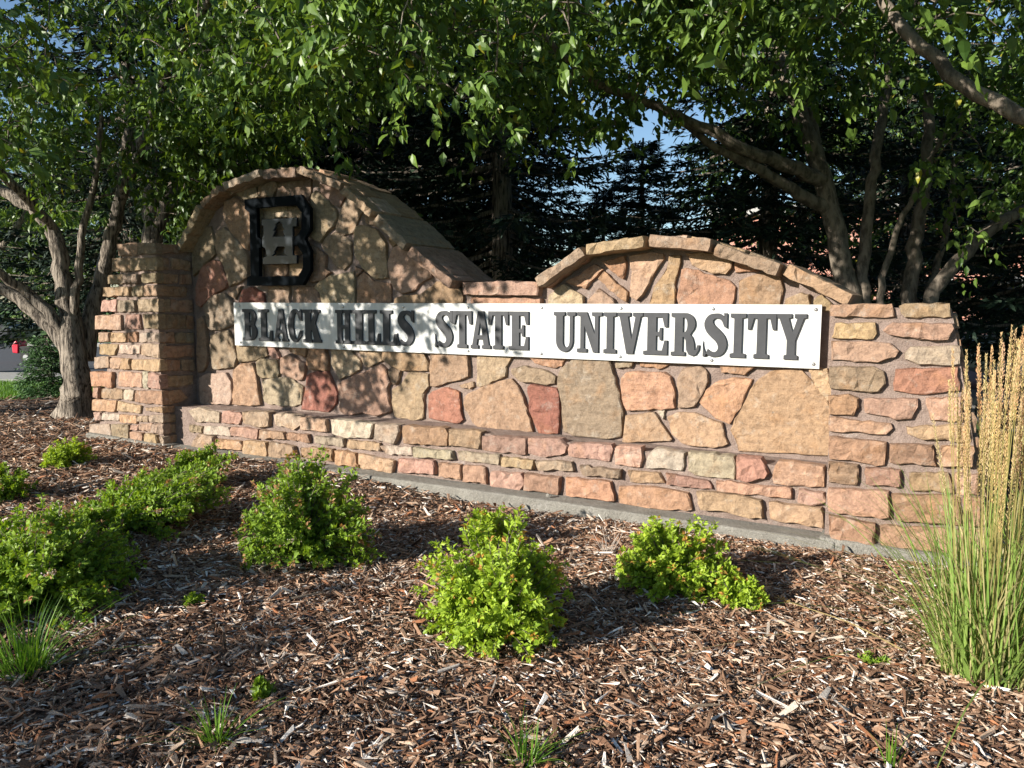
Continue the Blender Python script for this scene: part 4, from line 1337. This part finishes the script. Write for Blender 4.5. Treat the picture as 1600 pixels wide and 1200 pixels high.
# spruces
def make_spruce(name, H, R, seed, label, whorl=.2, z0=1.2, blade=.12, tw=44, colr=((.010, .022, .014), (.026, .048, .026)), group=None):
    g = np.random.default_rng(seed)
    root = empty(name)
    tag(root, label, "tree", group)
    zz = np.linspace(0, H, 14)
    v, f = tube(np.stack([zz * 0 + .02 * np.sin(zz), zz * 0, zz], 1), .02 + .14 * (1 - zz / H) * H / 9, 8, .04, seed)
    mobj("trunk", v, [f], M["bark"], root, smooth=True)
    P, D, S, Nn = [], [], [], []
    limb = []
    for z in np.arange(z0, H, whorl):
        for k in range(6):
            az = g.uniform(0, 6.283)
            L = (1 - z / H) ** .85 * R * g.uniform(.75, 1.12) + .12
            ca = np.array([math.cos(az), math.sin(az), 0])
            side = np.array([-ca[1], ca[0], 0])
            u = np.linspace(0, 1, 6)
            path = np.array([0, 0, z + g.uniform(-.08, .08)]) + ca * (u * L)[:, None] + np.array([0, 0, 1]) * ((-.32 * u + .20 * u ** 2.5) * L)[:, None]
            limb.append(tube(path, np.linspace(.018, .004, 6) * (L / 1.5 + .3), 3))
            n = max(5, int(tw * (L / R + .25)))
            t = g.uniform(.12, 1, n)
            bp = np.stack([np.interp(t, u, path[:, i]) for i in range(3)], 1)
            sgn = np.where(np.arange(n) % 2, 1.0, -1.0)
            tl = (.10 + .28 * L * (1 - t) * .8 + .08) * g.uniform(.6, 1.2, n)
            td = norm(ca * .65 + side * sgn[:, None] * g.uniform(.4, 1.0, (n, 1)) + np.array([0, 0, 1]) * g.uniform(-.55, .05, (n, 1)))
            nb = 7
            s = g.uniform(0, 1, (n, nb))
            p = bp[:, None, :] + td[:, None, :] * (s * tl[:, None])[..., None]
            d = norm(td[:, None, :] + g.normal(0, .38, (n, nb, 3)))
            P.append(p.reshape(-1, 3)); D.append(d.reshape(-1, 3))
    v, f = join(limb)
    mobj("branches", v, f, M["bark"], root)["kind"] = "stuff"
    P = np.concatenate(P); D = np.concatenate(D)
    n = len(P)
    S = g.uniform(.6, 1.3, n) * blade
    C = np.array(colr[0]) + (np.array(colr[1]) - np.array(colr[0])) * g.random((n, 1))
    v, f, c = leaf_cloud(P, D, norm(g.normal(0, .6, (n, 3)) + np.array([0, 0, .7])), S, C, "dia", np.full(n, .27))
    mobj("crown", v, f, M["needle"], root, cols=c)
    return root


SP = 'dark spruces standing behind the wall'
s0 = make_spruce("spruce_tree", 10.5, 2.7, 41, "tall dark spruce in the row behind the sign wall", group=SP)
s1 = make_spruce("spruce_tree", 9.0, 2.5, 42, "tall dark spruce in the row behind the sign wall", group=SP)
spots = [(-5.6, 4.9, 0, 0), (-1.9, 5.5, 1, 1.1), (-8.6, 5.6, 1, 2.0), (1.7, 6.9, 0, 4.0), (3.4, 5.2, 1, 5.0), (-8.2, 7.0, 0, 2.2), (-7.5, 8.8, 1, .7), (-.4, 9.6, 1, 3.3), (5.5, 6.0, 0, 1.9), (-11.5, 8.2, 0, 5.1), (-4.5, 8.0, 1, 2.5), (-5.7, 9.2, 1, 1.5), (-12.2, 5.8, 1, .4), (-10.6, 6.6, 0, 1.4), (-9.6, 8.4, 1, 2.9), (-14.2, 8.0, 1, 3.6), (-12.6, 3.9, 0, 4.4), (-10.6, 4.2, 1, 5.3)]
for i, (x, y, k, rz) in enumerate(spots):
    src = (s0, s1)[k]
    o = src if i in (0, 1) else copy_tree(src)
    o.location = (x, y, -.05)
    o.rotation_euler = (0, 0, rz)
    lab = {0: "tall dark spruce rising behind the saddle between the two humps", 1: "dark spruce standing behind the arch of the lower hump",
           2: "dark spruce behind the taller hump beside the twin trunks", 10: "short broad spruce filling the gap between two tall spruces", 11: "short broad spruce farther back in the gap between tall spruces", 4: "dark spruce with low boughs behind the lower pillar"}
    o["label"] = lab.get(i, "dark spruce standing among the trees behind the forked trunk" if x < -10 else "dark spruce in the second row behind the sign wall")
    sc_ = rng.uniform(.9, 1.1) * (.46 if i in (10, 11) else 1)
    o.scale = (sc_ * 1.7, sc_ * 1.7, sc_) if i in (10, 11) else (sc_, sc_, sc_)

sh = make_spruce("conifer_shrub", 1.05, .40, 50, "low bushy green conifer on the lawn beside the furrowed trunk", whorl=.045, z0=.06, blade=.055, tw=14, colr=((.045, .10, .035), (.10, .19, .06)))
sh["category"] = "shrub"
p = at((80, 624), 2, -.1)
sh.location = (p[0], p[1], -.16)


# ------------------------------------------------------------------ shrubs in the bed
def make_bush(name, loc, rx, ry, h, label, seed, shoots=120, leaf=.03, cols=None, tipc=.16, flowers=0, lean=(0, 0)):
    g = np.random.default_rng(seed)
    root = empty(name, loc)
    tag(root, label, "shrub", None)
    c1, c2, c3 = cols if cols else ((.18, .30, .025), (.41, .53, .05), (.50, .27, .06))
    az = g.uniform(0, 6.283, shoots)
    el_ = np.arcsin(g.uniform(.02, 1, shoots) ** .9)
    rad = np.where(g.random(shoots) < .3, g.uniform(.5, .85, shoots), g.uniform(.86, 1.04, shoots))
    lump = 1 + .14 * np.sin(az * 3 + seed) + .08 * np.sin(az * 5 + el_ * 4 + seed * 2)
    tip = np.stack([np.cos(az) * np.cos(el_) * rx, np.sin(az) * np.cos(el_) * ry, np.sin(el_) * h * .95 + .015], 1) * (rad * lump)[:, None]
    tip[:, 0] += lean[0] * tip[:, 2] / h
    tip[:, 1] += lean[1] * tip[:, 2] / h
    start = g.normal(0, .03, (shoots, 3)) * np.array([1, 1, 0])
    stems = []
    per = 54
    P, D, S, C = [], [], [], []
    for i in range(shoots):
        mid = start[i] * .5 + tip[i] * .5 + np.array([0, 0, .12 * h])
        path = spline([start[i], mid, tip[i]], 6)
        stems.append(tube(path, np.linspace(.004, .0014, 6), 3))
        t = 1 - g.random(per) ** 1.5 * .72
        k = np.clip(t * 5, 0, 4.999)
        a = k.astype(int)
        q = path[a] + (path[a + 1] - path[a]) * (k - a)[:, None]
        ax = norm(path[a + 1] - path[a])
        rd = norm(g.normal(0, 1, (per, 3)))
        d = norm(rd - ax * np.sum(rd * ax, 1, keepdims=True) + ax * g.uniform(.25, .9, (per, 1)))
        P.append(q + d * .006); D.append(d)
        S.append(leaf * g.uniform(.6, 1.25, per) * (1.1 - .35 * (t > .93)))
        cc = np.array(c1) + (np.array(c2) - np.array(c1)) * np.clip(g.normal(.5, .22, (per, 1)) + .25 * (t[:, None] - .7), 0, 1)
        if g.random() < tipc * 1.6:
            red = (t > .955) & (g.random(per) < .7)
            cc[red] = np.array(c3) * g.uniform(.7, 1.2, (red.sum(), 1))
        C.append(cc)
    v, f = join(stems)
    mobj("stem", v, f, M["twig"], root)
    P, D, S, C = map(np.concatenate, (P, D, S, C))
    n = len(P)
    v, f, c = leaf_cloud(P, D, norm(g.normal(0, .6, (n, 3)) + np.array([-.2, -.3, .6]) + norm(P) * .5), S, C, "small", g.uniform(1.0, 1.5, n))
    mobj("foliage", v, f, M["bush"], root, cols=c)
    if flowers:
        idx = g.choice(shoots, flowers, replace=False)
        for i in idx:
            m_ = 30
            q = tip[i] + g.normal(0, 1, (m_, 3)) * np.array([.014, .014, .005])
            C = np.array((.62, .50, .50)) * g.uniform(.75, 1.2, (m_, 1))
            v, f, c = leaf_cloud(q, norm(g.normal(0, 1, (m_, 3)) + np.array([0, 0, .8])), norm(g.normal(0, 1, (m_, 3))), np.full(m_, .009), C, "small", np.full(m_, 1.6))
            mobj("flower_head", v, f, M["bush"], root, cols=c)["kind"] = "stuff"
    return root


def gp(px, py):
    p = at((px, py), 2, 0.02)
    return (p[0], p[1], float(gz(p[0], p[1])))


GREEN = ((.10, .19, .02), (.29, .42, .04), (.40, .22, .10))
make_bush("spirea_bush", gp(776, 985), .34, .33, .50, "rounded lime-green spirea with red tips in the middle of the mulch", 61, 290, .031)
make_bush("spirea_bush", gp(766, 850), .15, .14, .24, "small spirea tucked behind the rounded lime-green one", 62, 60, .028)
make_bush("spirea_bush", gp(476, 872), .40, .36, .58, "tall green spirea with pink-brown tips near the concrete footing", 63, 300, .031, GREEN, .28, 5)
make_bush("spirea_bush", gp(1050, 912), .32, .27, .36, "low lime-yellow spirea beside dry twigs near the lower pillar", 64, 190, .031)
make_bush("spirea_bush", gp(1150, 938), .13, .12, .15, "tiny lime sprig at the edge of the low spirea", 65, 60, .027)
make_bush("spirea_bush", gp(60, 935), .52, .42, .43, "large dark green spirea with pale flower heads at the bed edge", 66, 360, .031, GREEN, .1, 16)
make_bush("spirea_bush", gp(180, 835), .52, .36, .38, "spreading green spirea leaning up behind the flowering one", 67, 220, .030, GREEN, .2, 4, (.35, .35))
make_bush("spirea_bush", gp(128, 872), .30, .26, .30, "green spirea filling the row next to the flowering one", 78, 120, .030, GREEN, .2, 3)
make_bush("spirea_bush", gp(272, 772), .30, .26, .30, "feathery green spirea at the end of the row by the footing", 70, 130, .030, GREEN, .2, 2, (.2, .2))
make_bush("spirea_bush", gp(106, 736), .22, .2, .24, "small lone yellow-green spirea near the taller pillar", 68, 60, .028)
make_bush("spirea_bush", gp(14, 785), .24, .2, .25, "small sparse spirea by the flowering spirea", 69, 55, .028, GREEN, .1, 3)


def blades(g, n, base_r, Lr, w, spread, cols, droop=.5, seg=6):
    az = g.uniform(0, 6.283, n)
    r = base_r * np.sqrt(g.random(n))
    b0 = np.stack([np.cos(az) * r, np.sin(az) * r, np.zeros(n)], 1)
    az2 = az + g.normal(0, .7, n)
    out = np.stack([np.cos(az2), np.sin(az2), np.zeros(n)], 1)
    L = g.uniform(*Lr, n)
    lean = np.abs(g.normal(0, spread, n)) + .04
    u = np.linspace(0, 1, seg)
    hor = (lean[:, None] * u + droop * lean[:, None] * u ** 2.5) * L[:, None]
    ver = (u * (1 - .25 * lean[:, None]) - droop * .55 * lean[:, None] * u ** 3) * L[:, None]
    ctr = b0[:, None, :] + out[:, None, :] * hor[..., None] + np.array([0, 0, 1.0]) * ver[..., None]
    side = np.stack([-out[:, 1], out[:, 0], np.zeros(n)], 1)
    tw_ = g.uniform(-1, 1, n)
    side = norm(side + out * tw_[:, None] * .8)
    ww = w * g.uniform(.6, 1.2, (n, 1)) * (1 - u[None] ** 2 * .95)
    V = np.stack([ctr - side[:, None, :] * ww[..., None], ctr + side[:, None, :] * ww[..., None]], 2).reshape(n, seg * 2, 3)
    q = np.array([(2 * i, 2 * i + 1, 2 * i + 3, 2 * i + 2) for i in range(seg - 1)])
    F = (q[None] + (np.arange(n) * seg * 2)[:, None, None]).reshape(-1, 4)
    c = np.array(cols[0]) + (np.array(cols[1]) - np.array(cols[0])) * g.random((n, 1))
    if len(cols) > 2:
        k = g.random(n) < .3
        c[k] = np.array(cols[2]) * g.uniform(.8, 1.2, (k.sum(), 1))
    return V.reshape(-1, 3), [F], np.repeat(c, seg * 2, 0), ctr[:, -1]


def tuft(loc, n, r, Lr, label, seed, cols=((.06, .15, .015), (.17, .30, .03)), spread=.55, w=.0035):
    g = np.random.default_rng(seed)
    root = empty("grass_tuft", loc)
    tag(root, label, "grass tuft")
    v, f, c, _ = blades(g, n, r, Lr, w, spread, cols)
    mobj("blades", v, f, M["blade"], root, cols=c)["kind"] = "stuff"


tuft(gp(40, 1050), 150, .07, (.16, .36), "broad arching grass tuft in front of the flowering spirea", 71)
tuft(gp(337, 1165), 60, .022, (.10, .21), "spiky bright grass tuft alone in the shaded mulch", 72, w=.003)
tuft(gp(820, 1192), 60, .035, (.10, .19), "bright grass tuft in sunlit mulch before the rounded spirea", 73, w=.003)
tuft(gp(1392, 1192), 9, .012, (.10, .19), "few upright grass blades sprouting near the feather grass", 74, spread=.15)
make_bush("weed_sprig", gp(408, 1090), .05, .05, .06, "tiny broadleaf weed beyond the spiky grass tuft", 75, 12, .022, GREEN, 0)
make_bush("weed_sprig", gp(1365, 1030), .05, .04, .035, "tiny green seedling near the fallen straw stalk", 76, 8, .02, GREEN, 0)
make_bush("weed_sprig", gp(300, 945), .05, .05, .04, "faint weed sprig in the shadow of the flowering spirea", 77, 10, .02, GREEN, 0)

# feather reed grass
g = np.random.default_rng(80)


def reed(loc, nb, nc, r, label, seed, hmax):
    g = np.random.default_rng(seed)
    root = empty("feather_grass", loc)
    tag(root, label, "grass", "clumps of feather reed grass by the lower pillar")
    v, f, c, _ = blades(g, nb, r, (.45, .92), .0042, .30, ((.14, .25, .045), (.30, .40, .10), (.46, .40, .19)), .8, 8)
    mobj("blades", v, f, M["blade"], root, cols=c)["kind"] = "stuff"
    culm, PP, DD, SS, CCc = [], [], [], [], []
    for i in range(nc):
        az, rr = g.uniform(0, 6.283), r * .8 * math.sqrt(g.random())
        b0 = np.array([math.cos(az) * rr, math.sin(az) * rr, 0])
        H = hmax * g.uniform(.66, 1.0)
        ln = np.array([math.cos(az), math.sin(az), 0]) * abs(g.normal(0, .07)) * H + g.normal(0, .03, 3) * np.array([1, 1, 0])
        path = spline([b0, b0 + ln * .35 + np.array([0, 0, H * .5]), b0 + ln + np.array([0, 0, H])], 9)
        culm.append(tube(path, np.linspace(.0024, .0013, 9), 3))
        pl_ = g.uniform(.26, .42)
        m_ = 420
        t = g.random(m_)
        up = norm(path[-1] - path[-2])
        q = path[-1] + up * ((t - .85) * pl_)[:, None]
        wr = .0092 * np.sin(np.clip(t, .03, 1) * math.pi) ** .55 * (1.15 - .6 * t)
        rd = norm(g.normal(0, 1, (m_, 3)) * np.array([1, 1, .15]))
        PP.append(q + rd * (wr * g.uniform(.1, 1, m_))[:, None])
        DD.append(norm(up + rd * .45)); SS.append(g.uniform(.006, .013, m_))
        CCc.append(np.array((.66, .49, .26)) * g.uniform(.75, 1.25, (m_, 1)) * (1 + g.normal(0, .05, 3)))
    v, f = join(culm)
    cc = np.array((.34, .29, .10)) * np.ones((len(v), 1))
    cm = mobj("culm", v, f, M["blade"], root, cols=cc)
    cm["kind"] = "stuff"
    P, D, S, C = map(np.concatenate, (PP, DD, SS, CCc))
    v, f, c = leaf_cloud(P, D, norm(g.normal(0, 1, (len(P), 3))), S, C, "dia", np.full(len(P), .22))
    pm = mobj("plume", v, f, M["plume"], root, cols=c)
    pm["kind"] = "stuff"


reed(gp(1545, 1045), 620, 74, .19, "dense clump of tan feather reed grass standing nearest the lower pillar", 81, 1.34)
reed(gp(1660, 1030), 480, 50, .18, "feather reed grass clump past the first one, away from the wall", 82, 1.30)
g = np.random.default_rng(83)
# fallen stalk
p0, p1 = np.array(gp(1410, 1025)), np.array(gp(1232, 940))
path = spline([p0 + [0, 0, .05], p0 * .6 + p1 * .4 + [0, 0, .07], p1 + [0, 0, .035]], 12)
v, q = tube(path, np.linspace(.003, .002, 12), 4)
stalk = empty("straw_stalk", tuple(p0))
tag(stalk, "dry straw-coloured grass stalk lying on the mulch", "stalk")
mobj("culm", v - p0, [q], M["blade"], stalk, cols=np.tile((.42, .33, .15), (len(v), 1)))
m_ = 120
t = g.random(m_)
P = path[-1] + (path[-1] - path[-3]) * (t * .7)[:, None] + g.normal(0, .006, (m_, 3))
v, f, c = leaf_cloud(P - p0, norm(norm(path[-1] - path[-3]) + g.normal(0, .5, (m_, 3))), norm(g.normal(0, 1, (m_, 3))), np.full(m_, .014), np.tile((.5, .36, .15), (m_, 1)), "dia", np.full(m_, .35))
mobj("plume", v, f, M["plume"], stalk, cols=c)
# dry twigs
tl_ = gp(950, 862)
tw0 = empty("dry_twigs", tl_)
tag(tw0, "bare grey dry stems sticking up beside the low lime-yellow spirea", "twigs")
items = []
for i in range(26):
    az = g.uniform(0, 6.283)
    L = g.uniform(.08, .2)
    e = np.array([math.cos(az) * .5, math.sin(az) * .5, g.uniform(.5, 1)]) * L
    items.append(tube(spline([g.normal(0, .03, 3) * [1, 1, 0], e * .5 + g.normal(0, .012, 3), e], 5), np.linspace(.0022, .001, 5), 3))
v, f = join(items)
mobj("stem", v, f, mat_plain("dry_stem", (.36, .30, .25), .85), tw0)

# larger pale chips lying on top
for i, (px, py, L, w, ang) in enumerate([(240, 1003, .07, .028, .4), (310, 1040, .09, .022, 1.2), (480, 936, .16, .022, .9), (255, 872, .08, .03, 2.0), (395, 1168, .09, .03, .2),
                                         (450, 1000, .07, .03, 2.6), (205, 1045, .07, .02, 1.8), (1215, 968, .06, .026, .2), (1020, 1010, .08, .025, 2.3), (700, 1050, .10, .024, 1.0),
                                         (1100, 1105, .11, .024, .5), (980, 1180, .10, .026, 2.1), (620, 1090, .09, .028, .1), (1290, 1085, .08, .03, 1.4), (560, 960, .07, .03, .6)]):
    x, y, z = gp(px, py)
    c = np.array((.46, .41, .36)) if i not in (2, 8, 10) else np.array((.22, .17, .12))
    V, F, C = chip_mesh(np.zeros((1, 3)), np.array([ang]), np.array([L]), np.array([w]), np.array([.007]), np.array([.06]), np.array([.1]), c[None], np.array([.2]))
    o = mobj("wood_chip", V, F, M["chip"], cols=C)
    o.location = (x, y, z + .024)
    tag(o, "large flat wood chip lying on top of the mulch", "wood chip", "large wood chips on the mulch")

# small pebble on the footing
x, y, z = at((857, 779), 1, -.40)
g = np.random.default_rng(9)
pv = norm(g.normal(0, 1, (40, 3)))
import bmesh
bm = bmesh.new()
for q in pv * np.array([.022, .016, .016]) * g.uniform(.8, 1.1, (40, 1)):
    bm.verts.new(q)
bmesh.ops.convex_hull(bm, input=bm.verts)
me = bpy.data.meshes.new("pebble")
bm.to_mesh(me); bm.free()
me.materials.append(M["concrete"])
o = link(bpy.data.objects.new("pebble", me))
o.location = (x, -.40, .096)
tag(o, "small pale pebble resting on the concrete footing", "pebble")

# ------------------------------------------------------------------ beyond: cars, building, far trees, lawn grass
M["tyre"] = mat_plain("tyre_rubber", (.02, .02, .02), .8)
M["rim"] = mat_plain("alloy_rim", (.5, .5, .5), .35, .8)
M["glass"] = mat_plain("dark_glass", (.01, .012, .014), .05, 0, .7)
M["redlamp"] = mat_plain("red_lamp", (.5, .02, .02), .2)
M["whitelamp"] = mat_plain("clear_lamp", (.7, .7, .7), .15)


def make_car(paint, label, loc, rz):
    root = empty("parked_car", loc, rz)
    tag(root, label, "car")
    prof_ = [(-2.2, .32), (-1.95, .22), (1.95, .22), (2.2, .34), (2.22, .62), (2.12, .78), (1.15, .90), (.45, 1.32), (-.85, 1.36), (-1.6, .98), (-2.15, .92), (-2.25, .6)]
    n = len(prof_)
    V, F = [], []
    for y, k in ((-.88, .0), (-.80, .05), (.80, .05), (.88, .0)):
        for (x, z) in prof_:
            inset = .16 * max(0, (z - .8) / .5)
            yy = y * (1 - inset / .88) if k else y * (1 - inset / .88)
            zz_ = z if abs(y) > .85 else z + .02 * (z > 1)
            xx = x if abs(y) < .85 else x * .985
            V.append((xx, yy, zz_))
    for s in range(3):
        for i in range(n):
            j = (i + 1) % n
            F.append((s * n + i, s * n + j, (s + 1) * n + j, (s + 1) * n + i))
    F.append(tuple(range(n - 1, -1, -1)))
    F.append(tuple(range(3 * n, 4 * n)))
    mobj("body", np.array(V), F, paint, root)
    for sy in (-1, 1):
        MB().prism([(-1.38, .93), (-.15, .92), (-.15, 1.27), (-.8, 1.28)], sy * .865 if sy < 0 else .80, -.80 if sy < 0 else .865).build("side_window", M["glass"], root)
        MB().prism([(-.08, .92), (1.0, .93), (.42, 1.25), (-.08, 1.27)], sy * .865 if sy < 0 else .80, -.80 if sy < 0 else .865).build("side_window", M["glass"], root)
        MB().box(-2.28, -2.15, sy * .62 - .16, sy * .62 + .16, .66, .80).build("tail_light", M["redlamp"], root)
        MB().box(2.1, 2.235, sy * .62 - .16, sy * .62 + .16, .60, .70).build("headlight", M["whitelamp"], root)
        for wx in (-1.35, 1.35):
            w = MB().cyl((wx, sy * .70, .32), (0, sy, 0), .32, .20, 24).build("wheel", M["tyre"], root)
            MB().cyl((wx, sy * .86, .32), (0, sy, 0), .21, .045, 18).build("rim", M["rim"], w)
    MB().box(-2.31, -2.18, -.8, .8, .36, .52).build("bumper", paint, root)
    MB().box(2.17, 2.29, -.8, .8, .30, .50).build("bumper", paint, root)
    return root


make_car(mat_plain("white_paint", (.80, .79, .76), .3, 0, .5, coat=.5), "white sedan parked on the street beyond the feather grass", tuple(np.append((atd(1536, 560, 13.2) + _r0 * 2.25)[:2], -.008)), YAW)
p = atd(-60, 500, 27.5)
make_car(mat_plain("dark_blue_paint", (.02, .022, .03), .3, 0, .5, coat=.5), "dark sedan parked across the road past the forked tree", (p[0], p[1], -.152), YAW)

# small red wheeled machine at the road edge
p = at((46, 566), 2, -.15)
mw = empty("garden_cart", (p[0], p[1], -.15), YAW)
tag(mw, "small red machine with a black wheel standing at the road edge", "cart")
MB().prism([(-.30, .26), (-.16, .24), (-.14, .50), (-.20, .58), (-.31, .46)], -.20, .20).build("tail_panel", mat_plain("red_paint", (.62, .02, .05), .35), mw, bevel=.02)
MB().prism([(-.13, .24), (.60, .24), (.64, .40), (.30, .46), (-.13, .42)], -.18, .18).build("body", M["tyre"], mw, bevel=.02)
for wx in (.08, .52):
    for sy in (-.27, .20):
        w = MB().cyl((wx, sy, .15), (0, 1, 0), .15, .07, 20).build("wheel", M["tyre"], mw)
        MB().cyl((wx, sy - .006, .15), (0, 1, 0), .07, .082, 14).build("rim", M["rim"], w)
for sy in (-.16, .16):
    MB().cyl((.4, sy, .42), (.9, 0, .75), .015, .7, 8).build("handle", M["tyre"], mw)

# red brick building far behind
m, nt, b = new_mat("red_brick")
bt = nt.nodes.new("ShaderNodeTexBrick")
geo = nt.nodes.new("ShaderNodeNewGeometry")
mp = nt.nodes.new("ShaderNodeMapping")
mp.inputs["Rotation"].default_value = (math.radians(90), 0, 0)
nt.links.new(geo.outputs["Position"], mp.inputs[0])
nt.links.new(mp.outputs[0], bt.inputs["Vector"])
bt.inputs["Scale"].default_value = 4.0
bt.inputs["Color1"].default_value = (.42, .16, .11, 1)
bt.inputs["Color2"].default_value = (.50, .21, .15, 1)
bt.inputs["Mortar"].default_value = (.45, .36, .30, 1)
nt.links.new(bt.outputs[0], b.inputs["Base Color"])
b.inputs["Roughness"].default_value = .9
bd = empty("brick_building", (8, 32, -.16))
tag(bd, "long red brick building glimpsed far behind the trees", "building")
MB().box(-17, 24, 0, 12, 0, 5.6).build("brick_wall", m, bd)
MB().box(-17.4, 24.4, -.4, 12.4, 5.6, 6.0).build("roof", M["paving"], bd)
for x in np.arange(-15, 23, 3.2):
    for z in (1.0,):
        w = MB().box(x, x + 1.5, -.06, .02, z, z + 1.7).build("window", M["paving"], bd)
        MB().box(x + .1, x + .71, -.075, -.055, z + .1, z + 1.6).build("pane", M["glass"], w)
        MB().box(x + .79, x + 1.4, -.075, -.055, z + .1, z + 1.6).build("pane", M["glass"], w)

# far trees across the road
ft = make_tree("far_tree", (0, 0, 0), [([(0, 0, 0), (0, .05, 1.2), (.1, 0, 2.6), (0, .1, 4.5)], .2, .06), ([(.05, 0, 1.6), (.9, .3, 2.8), (1.6, .5, 3.6)], .09, .03), ([(.05, 0, 1.9), (-.9, -.3, 3.0), (-1.5, -.5, 3.9)], .09, .03)],
               [((0, 0, 3.7), (2.6, 2.6, 2.6), 560)], "leafy tree in the belt across the road", 91, M["bark"], leaf=.14, per=19, group="trees across the road")
FT = [(-40, 17.0, 1.2), (1250, 22, 1.3), (1420, 21, 1.3), (1560, 20, 1.3), (-60, 33, 1.2), (40, 31, 1.0), (130, 34, 1.3), (-160, 36, 1.4), (240, 30, 1.2), (330, 26, 1.0), (60, 44, 1.7), (-90, 46, 1.8), (200, 45, 1.8)]
for i, (px, d, s) in enumerate(FT):
    o = ft if i == 0 else copy_tree(ft)
    p = atd(px, 480, d)
    o.location = (p[0], p[1], -.2)
    o.rotation_euler = (0, 0, i * 1.3)
    if i < 4:
        o["label"] = "broadleaf tree in the grove behind the spruces"
        o["group"] = "grove behind the spruces"
    else:
        o["label"] = "broadleaf tree in the belt across the road"
        o["group"] = "trees across the road"
    o.scale = (s, s, s * .95)

# small street tree that throws shade over the near mulch
make_tree("young_tree", (-7.0, -11.1, -.16), [([(-7.0, -11.1, -.16), (-7.0, -11.1, 1.2), (-6.95, -11.05, 2.3), (-6.9, -11.0, 2.9)], .06, .02)],
          [((-7.3, -11.3, 2.9), (.7, .5, .16), 48), ((-8.0, -10.6, 2.8), (.6, .35, .12), 26)],
          "young lawn tree on the sunny side of the bed", 95, M["bark2"])
o = copy_tree(ft)  # unseen tree, stretched tall, added to shade the left canopy and background
o.location = (-12.9, -4.2, -.2)
o.rotation_euler = (0, 0, 2.0)
o.scale = (1.25, 1.25, 2.1)
o["label"] = "unseen broadleaf tree added to shade the forked tree and its background"
o["group"] = "unseen trees added for shade"

# lawn blades where the lawn shows
g = np.random.default_rng(99)
n = 16000
d = 11.1 + 4.1 * g.random(n) ** 1.3
lat = d * g.uniform(-.72, -.50, n)
x = lat * math.cos(YAW) - d * math.sin(YAW)
y = -5.2 + lat * math.sin(YAW) + d * math.cos(YAW)
P = np.stack([x, y, np.full(n, -.165)], 1)
D = norm(g.normal(0, .35, (n, 3)) + np.array([0, 0, 1]))
C = np.array((.07, .17, .02)) + (np.array((.16, .30, .035)) - np.array((.07, .17, .02))) * g.random((n, 1))
v, f, c = leaf_cloud(P, D, norm(g.normal(0, 1, (n, 3))), g.uniform(.05, .10, n), C, "dia", np.full(n, .12))
tag(mobj("lawn_grass", v, f, M["blade"], cols=c), "short mown grass between the mulch bed and the road", "grass", kind="stuff")
